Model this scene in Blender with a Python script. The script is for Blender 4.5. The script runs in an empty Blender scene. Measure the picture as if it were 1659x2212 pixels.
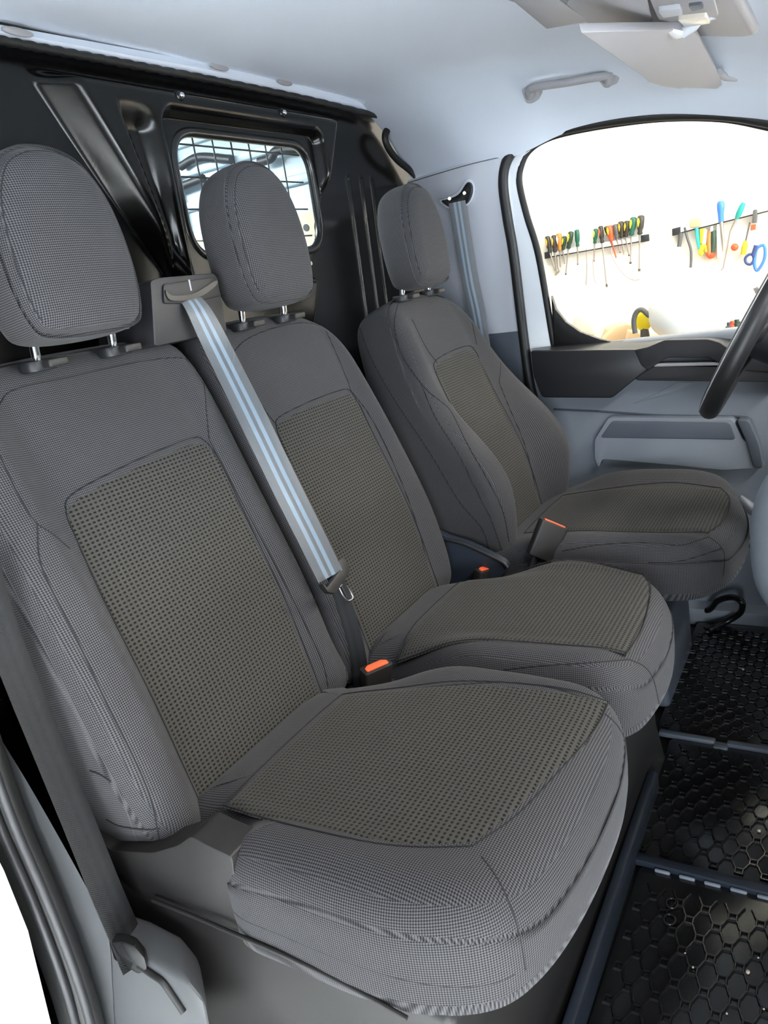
import bpy, bmesh, math, random
import numpy as np
from mathutils import Vector, Matrix
from mathutils.bvhtree import BVHTree
random.seed(4)
S = bpy.context.scene
COL = S.collection
# ---------------------------------------------------------------- camera
CP = np.array([-0.55026, -0.78644, 1.05870])
YAW, PIT, ROL, FPX = math.radians(32.5485), math.radians(16.4314), math.radians(-8.8663), 1663.97
W, H = 1659, 2212
CF = np.array([math.cos(YAW)*math.cos(PIT), math.sin(YAW)*math.cos(PIT), -math.sin(PIT)])
_r = np.cross(CF, [0, 0, 1.]); _r /= np.linalg.norm(_r); _u = np.cross(_r, CF)
CR = math.cos(ROL)*_r + math.sin(ROL)*_u
CU = -math.sin(ROL)*_r + math.cos(ROL)*_u
cam = bpy.data.cameras.new('camera'); camo = bpy.data.objects.new('camera', cam); COL.objects.link(camo)
cam.sensor_fit = 'HORIZONTAL'; cam.sensor_width = 36; cam.lens = FPX/W*36; cam.clip_start = .02; cam.clip_end = 60
M = Matrix(((CR[0], CU[0], -CF[0], CP[0]), (CR[1], CU[1], -CF[1], CP[1]), (CR[2], CU[2], -CF[2], CP[2]), (0, 0, 0, 1)))
camo.matrix_world = M
S.camera = camo
# ---------------------------------------------------------------- light
S.view_settings.view_transform = 'Standard'; S.view_settings.look = 'None'
S.view_settings.gamma = 1; S.view_settings.use_curve_mapping = False
S.view_settings.exposure = 1.45
wd = bpy.data.worlds.new('workshop_daylight'); S.world = wd; wd.use_nodes = True
wd.node_tree.nodes['Background'].inputs[0].default_value = (.80, .91, 1.0, 1)
wd.node_tree.nodes['Background'].inputs[1].default_value = .16
def area(name, loc, tgt, sx, sy, power, colr):
    l = bpy.data.lights.new(name, 'AREA'); l.shape = 'RECTANGLE'; l.size = sx; l.size_y = sy; l.energy = power; l.color = colr
    o = bpy.data.objects.new(name, l); COL.objects.link(o); o.location = loc
    o.rotation_euler = (Vector(tgt)-Vector(loc)).to_track_quat('-Z', 'Y').to_euler(); return o
area('workshop_tube_light', (2.15, -.3, 2.5), (3.2, -.3, 1.0), 2.4, .3, 24, (1, .90, .74))
def down(name, loc, sx, sy, power, colr, spread=80):
    o = area(name, loc, (loc[0], loc[1], -1), sx, sy, power, colr); o.data.spread = math.radians(spread)
area('bench_fill', (2.15, -2.6, 1.7), (2.95, -.35, .75), 1.0, .3, 22, (1, .95, .85))  # added fill, no known fixture; brightens the white sack and workbench
down('floor_bounce_fill', (-2.0, -1.0, 2.9), 1.4, 2.2, 260, (.90, .96, 1), 50)  # added fill by the near door; floor bounce brightens the headliner
down('floor_bounce_fill', (.4, -2.9, 2.9), 2.4, 1.2, 560, (.92, .97, 1))  # second added fill, bouncing off the floor ahead of the windscreen
area('camera_side_fill', (-1.2, -2.2, 2.9), (.4, 0, .5), 1.6, .25, 18, (.95, .97, 1))  # unseen lamp added on the camera side for specular highlights
area('bulkhead_fill', (.6, -3.3, 1.15), (.7, 0, 1.1), 1.8, .5, 34, (.84, .93, 1))  # added to put streak highlights on the bulkhead and light seat fronts
area('cushion_fill', (.6, -2.7, 2.65), (.6, -.2, .5), 2.2, .35, 42, (1, .96, .88))  # added high in front to lift the cushion tops
area('pillar_fill', (-3.0, -1.9, .75), (1.4, .1, 1.2), 1.8, 1.2, 50, (.86, .93, 1))  # added fill through the near doorway for the far pillar and headliner
area('cargo_fill', (1.0, 1.6, 1.72), (1.2, 1.5, 0), 1.2, .5, 30, (.85, .95, 1))  # added fill that brightens the bay behind the bulkhead window
# ---------------------------------------------------------------- helpers
def nz(v): v = np.array(v, float); return v/np.linalg.norm(v)
def rayd(a, b): return CF + CR*((a-W/2)/FPX) + CU*((H/2-b)/FPX)
def at(a, b, ax, val):
    "point of the plane ax=val seen at photo pixel a,b"
    d = rayd(a, b); i = 'xyz'.index(ax); return CP + d*((val-CP[i])/d[i])
def atn(a, b, p, n):
    d = rayd(a, b); n = np.array(n); return CP + d*(((np.array(p)-CP)@n)/(d@n))
def ats(L, ax, val): return [at(p[0], p[1], ax, val) for p in L]
def cr(P, n=8, closed=False):
    "Catmull-Rom through the points"
    P = [np.array(p, float) for p in P]; N = len(P); out = []
    if not closed: Q = [2*P[0]-P[1]]+P+[2*P[-1]-P[-2]]; rng = range(N-1)
    else: Q = [P[-1]]+P+[P[0], P[1]]; rng = range(N)
    for i in rng:
        a, b, c, d = Q[i:i+4]
        for k in range(n):
            t = k/n
            out.append(.5*((2*b)+(-a+c)*t+(2*a-5*b+4*c-d)*t*t+(-a+3*b-3*c+d)*t**3))
    if not closed: out.append(P[-1])
    return np.array(out)
def resample(P, n, closed=True):
    P = np.array(P); Q = np.vstack([P, P[:1]]) if closed else P
    d = np.r_[0, np.cumsum(np.linalg.norm(np.diff(Q, axis=0), axis=1))]
    s = np.linspace(0, d[-1], n, endpoint=not closed)
    return np.array([np.interp(s, d, Q[:, k]) for k in range(Q.shape[1])]).T
def rnd(P, r=.02, n=5):
    "round the corners of a closed 2D polygon"
    out = []; N = len(P)
    for i in range(N):
        p0, p, p1 = (np.array(P[(i+k) % N], float) for k in (-1, 0, 1))
        rr = r[i] if isinstance(r, (list, tuple)) else r
        l = min(rr, np.linalg.norm(p0-p)*.45, np.linalg.norm(p1-p)*.45)
        a = p+nz(p0-p)*l; b = p+nz(p1-p)*l
        for k in range(n+1):
            t = k/n; out.append((1-t)**2*a+2*t*(1-t)*p+t*t*b)
    return out
def tag(o, label=None, cat=None, group=None, kind=None):
    if label: o['label'] = label
    if cat: o['category'] = cat
    if group: o['group'] = group
    if kind: o['kind'] = kind
    return o
def empty(name, loc=(0, 0, 0), label=None, cat=None, group=None, kind=None):
    o = bpy.data.objects.new(name, None); COL.objects.link(o); o.location = loc; o.empty_display_size = .05
    return tag(o, label, cat, group, kind)
def mo(name, V, Fc, m, parent=None, smooth=True, uv=None, sharp=None):
    me = bpy.data.meshes.new(name)
    if parent is not None:
        L = np.array(parent.location); pp = parent.parent
        while pp: L = L+np.array(pp.location); pp = pp.parent
        V = np.array(V)-L
    me.from_pydata([tuple(map(float, v)) for v in V], [], [tuple(f) for f in Fc]); me.validate()
    o = bpy.data.objects.new(name, me); COL.objects.link(o)
    if m: me.materials.append(m)
    if parent is not None: o.parent = parent
    if smooth:
        me.polygons.foreach_set('use_smooth', [True]*len(me.polygons))
        if sharp: me.set_sharp_from_angle(angle=math.radians(sharp))
    if uv is not None:
        l = me.uv_layers.new(name='UVMap'); l.data.foreach_set('uv', np.array(uv, dtype=np.float32).ravel())
    return o
def bm_obj(name, bm, m, parent=None, sharp=40):
    V = [tuple(v.co) for v in bm.verts]; bm.verts.index_update(); F = [[v.index for v in f.verts] for f in bm.faces]; bm.free()
    return mo(name, V, F, m, parent, True, None, sharp)
def bevel_all(bm, w, seg=2, ang=30):
    bmesh.ops.remove_doubles(bm, verts=bm.verts, dist=1e-6)
    bmesh.ops.recalc_face_normals(bm, faces=bm.faces)
    if w > 0:
        es = [e for e in bm.edges if e.is_manifold and e.calc_face_angle(0) > math.radians(ang)]
        bmesh.ops.bevel(bm, geom=es, offset=w, segments=seg, affect='EDGES', clamp_overlap=True, profile=.5)
def prism(name, P, ext, m, parent=None, bev=.003, seg=2, sharp=40, ang=30):
    "closed 3D outline extruded by vector ext"
    bm = bmesh.new(); n = len(P); ext = np.array(ext, float)
    a = [bm.verts.new(p) for p in P]; b = [bm.verts.new(np.array(p)+ext) for p in P]
    bm.faces.new(a); bm.faces.new(b[::-1])
    for i in range(n): bm.faces.new([a[i], b[i], b[(i+1) % n], a[(i+1) % n]])
    bevel_all(bm, bev, seg, ang); return bm_obj(name, bm, m, parent, sharp)
def box(name, c, d, m, parent=None, bev=.004, seg=2, rot=None, sharp=40):
    c = np.array(c, float); d = np.array(d, float)/2
    R = np.array(rot.to_3x3()) if rot is not None else np.eye(3)
    P = [c+R@(np.array([x, y, -1])*d) for x, y in ((-1, -1), (1, -1), (1, 1), (-1, 1))]
    return prism(name, P, R@np.array([0, 0, 2*d[2]]), m, parent, bev, seg, sharp)
def tube(name, P, r, m, parent=None, seg=10, caps=True, flat=None):
    "r: number or list; flat=(direction, factor) squashes the section"
    P = np.array(P, float); n = len(P); rr = r if hasattr(r, '__len__') else [r]*n
    V = []; F = []
    T = np.gradient(P, axis=0); T /= np.maximum(np.linalg.norm(T, axis=1), 1e-9)[:, None]
    up = np.array([0, 0, 1.]) if abs(T[0][2]) < .9 else np.array([1., 0, 0])
    nrm = nz(np.cross(T[0], up))
    for i in range(n):
        nrm = nz(nrm-T[i]*(nrm@T[i])); b = np.cross(T[i], nrm)
        for k in range(seg):
            a = 2*math.pi*k/seg; o = (nrm*math.cos(a)+b*math.sin(a))*rr[i]
            if flat is not None: f = nz(flat[0]); o = o-f*(o@f)*(1-flat[1])
            V.append(P[i]+o)
    for i in range(n-1):
        for k in range(seg):
            k2 = (k+1) % seg; F.append([i*seg+k, i*seg+k2, (i+1)*seg+k2, (i+1)*seg+k])
    if caps: F.append(list(range(seg))[::-1]); F.append([(n-1)*seg+k for k in range(seg)])
    return mo(name, V, F, m, parent, True, None, 60)
def ring_tube(name, P, r, m, parent=None, seg=10):
    P = np.array(P); n = len(P); T = np.roll(P, -1, 0)-np.roll(P, 1, 0); T /= np.linalg.norm(T, axis=1)[:, None]
    c = P.mean(0); V = []; F = []
    for i in range(n):
        a = P[i]-c; a = nz(a-T[i]*(a@T[i])); b = np.cross(T[i], a)
        for k in range(seg):
            t = 2*math.pi*k/seg; V.append(P[i]+(a*math.cos(t)+b*math.sin(t))*r)
    for i in range(n):
        j = (i+1) % n
        for k in range(seg): k2 = (k+1) % seg; F.append([i*seg+k, i*seg+k2, j*seg+k2, j*seg+k])
    return mo(name, V, F, m, parent)
def ribbon(name, P, Wd, m, parent=None, w=.047, th=.0013, nw=8, n=8):
    "strap: centre points P, width directions Wd"
    P = cr(P, n); D = cr(Wd, n); T = np.gradient(P, axis=0); V = []; F = []; UV = []
    s = np.r_[0, np.cumsum(np.linalg.norm(np.diff(P, axis=0), axis=1))]
    for i in range(len(P)):
        t = nz(T[i]); d = D[i]-t*(D[i]@t); d = nz(d); nn = np.cross(t, d)
        for sgn in (1, -1):
            for k in range(nw+1):
                u = k/nw-.5; V.append(P[i]+d*u*w+nn*sgn*th*(1 if 0 < k < nw else .4)); UV.append((u*w, s[i]))
    m2 = 2*(nw+1)
    for i in range(len(P)-1):
        a = i*m2; b = a+m2
        for k in range(nw): F.append([a+k, a+k+1, b+k+1, b+k]); F.append([a+nw+1+k+1, a+nw+1+k, b+nw+1+k, b+nw+1+k+1])
        F.append([a, b, b+nw+1, a+nw+1]); F.append([a+nw, a+2*nw+1, b+2*nw+1, b+nw])
    uv = [UV[v] for f in F for v in f]
    return mo(name, V, F, m, parent, True, uv, 50)
def net(rows, nu, nv):
    "tensor Catmull-Rom surface through a net of points, returns grid"
    R = [cr(r, nu) for r in rows]; R = np.array(R)
    return np.array([cr(R[:, i], nv) for i in range(R.shape[1])]).transpose(1, 0, 2)
def grid_obj(name, G, m, parent=None, thick=None, uvs=True, flip=False):
    nv, nu = G.shape[:2]; V = G.reshape(-1, 3); F = []; UV = []
    for j in range(nv-1):
        for i in range(nu-1):
            f = [j*nu+i, j*nu+i+1, (j+1)*nu+i+1, (j+1)*nu+i]; F.append(f[::-1] if flip else f)
    if thick is not None:
        n = len(V); V = np.vstack([V, V+np.array(thick)]); F2 = [[v+n for v in f[::-1]] for f in F]
        b = [i for i in range(nu)]+[j*nu+nu-1 for j in range(1, nv)]+[(nv-1)*nu+i for i in range(nu-2, -1, -1)]+[j*nu for j in range(nv-2, 0, -1)]
        F = F+F2+[[b[k], b[k]+n, b[(k+1) % len(b)]+n, b[(k+1) % len(b)]] for k in range(len(b))]
    o = mo(name, V, F, m, parent, True, None, 50); return o
class Frame:
    def __init__(s, O, A, B):
        s.O = np.array(O, float); s.A = nz(A); s.B = nz(B); s.N = np.cross(s.A, s.B)
    def w(s, a, b, c): return s.O+s.A*a+s.B*b+s.N*c
def pillow(name, fr, outline, Hf, rows, m, parent=None, nth=260, nint=46, sub=4, cf=None):
    "upholstered body: wall rows (inset,k,c,drop) around an outline, then a height field Hf(a,b) over it"
    O = resample(cr(outline, 6, True), nth)
    T = np.roll(O, -1, 0)-np.roll(O, 1, 0); T /= np.linalg.norm(T, axis=1)[:, None]
    area2 = np.sum(O[:, 0]*np.roll(O[:, 1], -1)-np.roll(O[:, 0], -1)*O[:, 1])
    Nn = np.stack([T[:, 1], -T[:, 0]], 1)*(1 if area2 > 0 else -1)
    for _ in range(10): Nn = (Nn+np.roll(Nn, 1, 0)+np.roll(Nn, -1, 0)); Nn /= np.linalg.norm(Nn, axis=1)[:, None]
    R = cr(rows, sub); sarc = np.r_[0, np.cumsum(np.linalg.norm(np.diff(O, axis=0), axis=1))]
    rings = []; uvr = []; pl = 0; pm = None
    for (d, k, c, dr) in R:
        P = O-Nn*d; h = Hf(P[:, 0], P[:, 1]); z = k*h+(1-k)*(c+(cf(P[:, 0], P[:, 1])*max(0, min(1, (.345-c)/.03)) if cf else 0))-dr; rings.append(np.column_stack([P, z]))
        cur = (d, float(np.mean(z)))
        if pm: pl = pl+np.hypot(cur[0]-pm[0], z-pz); side = abs(cur[1]-pm[1]) > 1.1*abs(cur[0]-pm[0]) or len(rings) < 3*sub
        else: side = True
        pm = cur; pz = z; uvr.append((np.column_stack([sarc, np.zeros(len(z))+pl]), side, P))
    P0 = rings[-1][:, :2]; cen = P0.mean(0); drl = R[-1][3]
    for j in range(1, nint+1):
        s = 1-j/nint
        s = s*.985+.015 if j < nint else .012
        P = cen+(P0-cen)*s; z = Hf(P[:, 0], P[:, 1])-drl*s**8; rings.append(np.column_stack([P, z])); uvr.append((None, False, P))
    V = np.vstack(rings); nr = len(rings)
    Wv = fr.O+V[:, :1]*fr.A+V[:, 1:2]*fr.B+V[:, 2:3]*fr.N
    F = []; UV = []
    for j in range(nr-1):
        side = uvr[j][1] and uvr[j+1][1]
        for i in range(nth):
            i2 = (i+1) % nth; f = [j*nth+i, j*nth+i2, (j+1)*nth+i2, (j+1)*nth+i]
            if side:
                s2 = sarc[i]+(sarc[1] if i2 == 0 else sarc[i2]-sarc[i])
                u = [(sarc[i], uvr[j][0][i, 1]), (s2, uvr[j][0][i2, 1]), (s2, uvr[j+1][0][i2, 1]), (sarc[i], uvr[j+1][0][i, 1])]
            else: u = [V[v][:2] for v in f]
            if area2 < 0: f = f[::-1]; u = u[::-1]
            F.append(f); UV += [tuple(x) for x in u]
    f = [i for i in range(nth)]; f = f[::-1] if area2 > 0 else f; F.append(f); UV += [tuple(V[v][:2]) for v in f]
    l = (nr-1)*nth; f = [l+i for i in range(nth)]; f = f if area2 > 0 else f[::-1]; F.append(f); UV += [tuple(V[v][:2]) for v in f]
    o = mo(name, Wv, F, m, parent, True, UV)
    o_b = BVHTree.FromPolygons([tuple(v) for v in Wv], F)
    return o, o_b
def hit(bv, a, b):
    d = rayd(a, b); r = bv.ray_cast(Vector(CP), Vector(d)); return r[0], r[1]
def seam(bv, px, parent, m=None, r=.0011, name='seam', step=9, lift=.0):
    "stitched seam laid on a covered body"
    P = cr([np.array(p, float) for p in px], 6); L = np.sum(np.linalg.norm(np.diff(P, axis=0), axis=1)); P = resample(P, max(4, int(L/step)), False)
    out = []
    for a, b in P:
        h, n = hit(bv, a, b)
        if h is not None:
            q = np.array(h)+np.array(n)*lift
            if not out or np.linalg.norm(q-out[-1]) < .06: out.append(q)
    if len(out) > 2: return tube(name, out, r, m or MT['seam'], parent, 6)
def patch(name, fr, Hf, bot, right, top, left, m, parent, off=.0022, nu=60, nv=70):
    "sewn-in insert panel; four border curves in frame coordinates (a,b), laid over Hf"
    B = resample(cr(bot, 8), nu, False); Tp = resample(cr(top, 8), nu, False); L = resample(cr(left, 8), nv, False); R = resample(cr(right, 8), nv, False)
    V = []; UV = []; F = []
    for j in range(nv):
        t = j/(nv-1)
        for i in range(nu):
            s = i/(nu-1)
            p = (1-t)*B[i]+t*Tp[i]+(1-s)*L[j]+s*R[j]-((1-s)*(1-t)*B[0]+s*(1-t)*B[-1]+(1-s)*t*Tp[0]+s*t*Tp[-1])
            e = min(s, 1-s)*nu*.9; e2 = min(t, 1-t)*nv*.9; ed = min(e, e2, 3)/3
            c = Hf(np.array([p[0]]), np.array([p[1]]))[0]-.0035+(.0035+off)*math.sin(ed*math.pi/2)
            V.append(fr.w(p[0], p[1], c)); UV.append(p)
    for j in range(nv-1):
        for i in range(nu-1): F.append([j*nu+i, j*nu+i+1, (j+1)*nu+i+1, (j+1)*nu+i])
    o = mo(name, V, F, m, parent, True, [UV[v] for f in F for v in f])
    bd = [i for i in range(nu)]+[j*nu+nu-1 for j in range(1, nv)]+[(nv-1)*nu+i for i in range(nu-2, -1, -1)]+[j*nu for j in range(nv-2, 0, -1)]
    ring_tube('seam', [V[i]+fr.N*.0043 for i in bd], .0010, MT['seam'], parent, 5)
    return o
def ss(x, a, b): t = np.clip((x-a)/(b-a), 0, 1); return t*t*(3-2*t)
# ---------------------------------------------------------------- materials
MT = {}
def mat(name, col, rough=.5, metal=0, spec=.5, **k):
    m = bpy.data.materials.new(name); m.use_nodes = True; b = m.node_tree.nodes['Principled BSDF']
    b.inputs['Base Color'].default_value = (*col, 1); b.inputs['Roughness'].default_value = rough
    b.inputs['Metallic'].default_value = metal; b.inputs['Specular IOR Level'].default_value = spec
    for kk, v in k.items(): b.inputs[kk.replace('_', ' ')].default_value = v
    MT[name] = m; return m
def N(m, t, **k):
    n = m.node_tree.nodes.new(t)
    for kk, v in k.items(): setattr(n, kk, v)
    return n
def lk(m, a, b): m.node_tree.links.new(a, b)
def grain(m, scale=400, strength=.15, dist=.0005, colvar=.12, coord='Object'):
    "fine moulded grain: noise drives bump and a slight colour variation"
    b = m.node_tree.nodes['Principled BSDF']; tc = N(m, 'ShaderNodeTexCoord'); n = N(m, 'ShaderNodeTexNoise')
    n.inputs['Scale'].default_value = scale; n.inputs['Detail'].default_value = 2
    lk(m, tc.outputs[coord], n.inputs['Vector'])
    bp = N(m, 'ShaderNodeBump'); bp.inputs['Strength'].default_value = strength; bp.inputs['Distance'].default_value = dist
    lk(m, n.outputs['Fac'], bp.inputs['Height']); lk(m, bp.outputs['Normal'], b.inputs['Normal'])
    c = b.inputs['Base Color'].default_value[:]; r = N(m, 'ShaderNodeValToRGB')
    r.color_ramp.elements[0].color = (c[0]*(1-colvar), c[1]*(1-colvar), c[2]*(1-colvar), 1)
    r.color_ramp.elements[1].color = (c[0]*(1+colvar), c[1]*(1+colvar), c[2]*(1+colvar), 1)
    lk(m, n.outputs['Fac'], r.inputs['Fac']); lk(m, r.outputs['Color'], b.inputs['Base Color']); return m
def math_(m, op, a, b=None, c=None):
    n = N(m, 'ShaderNodeMath', operation=op)
    for i, v in enumerate((a, b, c)):
        if v is None: continue
        if isinstance(v, (int, float)): n.inputs[i].default_value = v
        else: lk(m, v, n.inputs[i])
    return n.outputs[0]
def fabric(name, dark, light, pu, pv, kind, bump=.5, dist=.0006):
    m = mat(name, light, .9, 0, .12, Sheen_Weight=.06, Sheen_Roughness=.5); b = m.node_tree.nodes['Principled BSDF']
    uv = N(m, 'ShaderNodeUVMap'); sp = N(m, 'ShaderNodeSeparateXYZ'); lk(m, uv.outputs[0], sp.inputs[0])
    nz_ = N(m, 'ShaderNodeTexNoise'); nz_.inputs['Scale'].default_value = 900; lk(m, uv.outputs[0], nz_.inputs['Vector'])
    u, v = sp.outputs[0], sp.outputs[1]
    if kind == 'weave':      # tweed: dots on a diagonal lattice
        a = math_(m, 'MULTIPLY', math_(m, 'ADD', u, v), 2*math.pi/pu); c = math_(m, 'MULTIPLY', math_(m, 'SUBTRACT', u, v), 2*math.pi/pv)
        h = math_(m, 'MULTIPLY_ADD', math_(m, 'MULTIPLY', math_(m, 'SINE', a), math_(m, 'SINE', c)), .5, .5)
    else:                    # ribbed insert: rows of short dark dashes
        a = math_(m, 'SINE', math_(m, 'MULTIPLY', u, 2*math.pi/pu)); c = math_(m, 'SINE', math_(m, 'MULTIPLY', v, 2*math.pi/pv))
        d1 = math_(m, 'MULTIPLY_ADD', a, .5, .5); d2 = math_(m, 'MULTIPLY_ADD', c, .5, .5)
        dash = math_(m, 'MULTIPLY', math_(m, 'POWER', d1, .7), math_(m, 'POWER', d2, 1.3))
        fine = math_(m, 'MULTIPLY', math_(m, 'SINE', math_(m, 'MULTIPLY', u, 2*math.pi/.0022)), .06)
        h = math_(m, 'ADD', math_(m, 'SUBTRACT', 1.0, dash), fine)
    h = math_(m, 'ADD', h, math_(m, 'MULTIPLY', math_(m, 'SUBTRACT', nz_.outputs['Fac'], .5), .5))
    r = N(m, 'ShaderNodeValToRGB'); r.color_ramp.elements[0].color = (*dark, 1); r.color_ramp.elements[1].color = (*light, 1)
    r.color_ramp.elements[0].position = .15; r.color_ramp.elements[1].position = .9
    lk(m, h, r.inputs['Fac']); lk(m, r.outputs['Color'], b.inputs['Base Color'])
    bp = N(m, 'ShaderNodeBump'); bp.inputs['Strength'].default_value = bump; bp.inputs['Distance'].default_value = dist
    lk(m, h, bp.inputs['Height']); lk(m, bp.outputs['Normal'], b.inputs['Normal']); return m
fabric('tweed', (.008, .008, .0095), (.088, .086, .090), .0062, .0062, 'weave')
fabric('insert_back', (.004, .004, .0045), (.050, .048, .043), .0085, .0064, 'dash', .7, .001)
fabric('insert_seat', (.004, .004, .0045), (.050, .048, .043), .0066, .0074, 'dash', .7, .001)
mat('seam', (.008, .008, .009), .9)
mat('thread', (.06, .06, .065), .9)
grain(mat('dark_plastic', (.011, .0115, .014), .5), 700, .25)
grain(mat('trim_plastic', (.012, .011, .0105), .55), 900, .2)
grain(mat('grey_plastic', (.21, .235, .27), .5), 700, .2, colvar=.04)
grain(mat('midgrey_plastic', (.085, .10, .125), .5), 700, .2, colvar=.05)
grain(mat('light_plastic', (.34, .335, .35), .55), 700, .15, colvar=.03)
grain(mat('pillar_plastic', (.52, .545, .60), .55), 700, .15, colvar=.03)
grain(mat('headliner', (.74, .80, .90), .95, spec=.1), 1200, .3, colvar=.05)
grain(mat('blue_grey_plastic', (.020, .027, .040), .45), 700, .2, colvar=.05)
mat('black_gloss', (.009, .009, .009), .24, 0, .55)
grain(mat('black_panel', (.0035, .0033, .003), .19, 0, .3), 60, .05, .002, colvar=.1)
mat('rubber', (.009, .009, .009), .55)
mat('chrome', (.85, .85, .87), .12, 1)
mat('steel', (.55, .55, .56), .3, 1)
grain(mat('white_paint', (.78, .82, .86), .25), 20, .0, colvar=.02)
mat('orange', (.85, .12, .04), .4)
mat('leather', (.012, .012, .013), .42)
def belt_mat(name, base, stripe, sheen=.3):
    m = mat(name, base, .38, 0, .5, Sheen_Weight=sheen); b = m.node_tree.nodes['Principled BSDF']
    uv = N(m, 'ShaderNodeUVMap'); sp = N(m, 'ShaderNodeSeparateXYZ'); lk(m, uv.outputs[0], sp.inputs[0])
    s = math_(m, 'COSINE', math_(m, 'MULTIPLY', sp.outputs[0], 2*math.pi/.0135)); s = math_(m, 'MULTIPLY_ADD', s, -.5, .5); s = math_(m, 'MULTIPLY', s, math_(m, 'LESS_THAN', math_(m, 'ABSOLUTE', sp.outputs[0]), .0135))
    r = N(m, 'ShaderNodeValToRGB'); r.color_ramp.elements[0].position = .35; r.color_ramp.elements[1].position = .6
    r.color_ramp.elements[0].color = (*base, 1); r.color_ramp.elements[1].color = (*stripe, 1)
    lk(m, s, r.inputs[0]); lk(m, r.outputs[0], b.inputs['Base Color'])
    w = math_(m, 'MULTIPLY', math_(m, 'SINE', math_(m, 'MULTIPLY', math_(m, 'ADD', math_(m, 'ABSOLUTE', sp.outputs[0]), sp.outputs[1]), 2*math.pi/.003)), .5)
    bp = N(m, 'ShaderNodeBump'); bp.inputs['Strength'].default_value = .4; bp.inputs['Distance'].default_value = .0004
    lk(m, math_(m, 'ADD', w, s), bp.inputs['Height']); lk(m, bp.outputs[0], b.inputs['Normal']); return m
belt_mat('webbing', (.085, .092, .10), (.16, .215, .27)); belt_mat('webbing_dark', (.004, .0045, .0055), (.007, .008, .010), .0)
MT['webbing_dark'].node_tree.nodes['Principled BSDF'].inputs['Roughness'].default_value = .65
def glass(name, tint=(1, 1, 1), refl=.06):
    m = bpy.data.materials.new(name); m.use_nodes = True; nt = m.node_tree; nt.nodes.clear()
    o = nt.nodes.new('ShaderNodeOutputMaterial'); mx = nt.nodes.new('ShaderNodeMixShader'); t = nt.nodes.new('ShaderNodeBsdfTransparent'); gl = nt.nodes.new('ShaderNodeBsdfGlossy')
    lw = nt.nodes.new('ShaderNodeLayerWeight'); lw.inputs[0].default_value = .5
    pw = nt.nodes.new('ShaderNodeMath'); pw.operation = 'POWER'; pw.inputs[1].default_value = 4; nt.links.new(lw.outputs['Facing'], pw.inputs[0])
    fr = nt.nodes.new('ShaderNodeMath'); fr.operation = 'MULTIPLY_ADD'; fr.inputs[1].default_value = .5; fr.inputs[2].default_value = .035; nt.links.new(pw.outputs[0], fr.inputs[0])
    t.inputs[0].default_value = (*tint, 1); gl.inputs['Roughness'].default_value = .02
    nt.links.new(fr.outputs[0], mx.inputs[0]); nt.links.new(t.outputs[0], mx.inputs[1]); nt.links.new(gl.outputs[0], mx.inputs[2]); nt.links.new(mx.outputs[0], o.inputs[0]); MT[name] = m; return m
glass('window_glass', (.97, .98, .97))
# ================================================================ seats
A_ = np.abs
PREVIEW = False
BK = Frame((0, .02, .42), (1, 0, 0), (0, .302, .953))
CUF = Frame((0, 0, 0), (1, 0, 0), (0, 1, 0))
ROWS_B = [(.030, 0, -.125, 0), (.008, 0, -.117, 0), (0, 0, -.095, 0), (0, 0, -.065, 0), (.001, 1, 0, .040), (.007, 1, 0, .021), (.018, 1, 0, .008), (.032, 1, 0, .0015), (.045, 1, 0, 0)]
ROWS_C = [(.10, 0, .306, 0), (.065, 0, .300, 0), (.034, 0, .301, 0), (.012, 0, .306, 0), (0, 0, .318, 0), (.001, 1, .42, .052), (.006, 1, .42, .036), (.017, 1, .42, .019), (.034, 1, .42, .0075), (.054, 1, .42, .0018), (.072, 1, .42, 0)]
ROWS_H = [(.045, 0, -.120, 0), (.018, 0, -.113, 0), (.004, 0, -.095, 0), (0, 0, -.07, 0), (.0005, 0, -.045, 0), (.004, 1, 0, .024), (.013, 1, 0, .010), (.027, 1, 0, .0025), (.042, 1, 0, 0)]
def ring_seam(fr, outline, Hf, d, k, c, dr, parent, sel=None, r=.0011, name='seam', m=None):
    "seam that runs round the body at one inset/height"
    O = resample(cr(outline, 6, True), 240); T = np.roll(O, -1, 0)-np.roll(O, 1, 0); T /= np.linalg.norm(T, axis=1)[:, None]
    ar = np.sum(O[:, 0]*np.roll(O[:, 1], -1)-np.roll(O[:, 0], -1)*O[:, 1]); Nn = np.stack([T[:, 1], -T[:, 0]], 1)*(1 if ar > 0 else -1)
    for _ in range(10): Nn = (Nn+np.roll(Nn, 1, 0)+np.roll(Nn, -1, 0)); Nn /= np.linalg.norm(Nn, axis=1)[:, None]
    P = O-Nn*d; h = Hf(P[:, 0], P[:, 1]); z = k*h+(1-k)*c-dr
    Q = [fr.w(*p, zz) for p, zz in zip(P, z)]
    if sel: 
        idx = [i for i in range(len(P)) if sel(*P[i])]
        # rotate so that the kept run is contiguous
        br = [j for j in range(len(idx)) if idx[j]-idx[j-1] != 1 and not (j == 0 and idx[0] == 0 and idx[-1] == len(P)-1)]
        if br: idx = idx[br[0]:]+idx[:br[0]]
        return tube(name, [Q[i] for i in idx], r, m or MT['seam'], parent, 6)
    return ring_tube(name, Q, r, m or MT['seam'], parent, 6)
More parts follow.
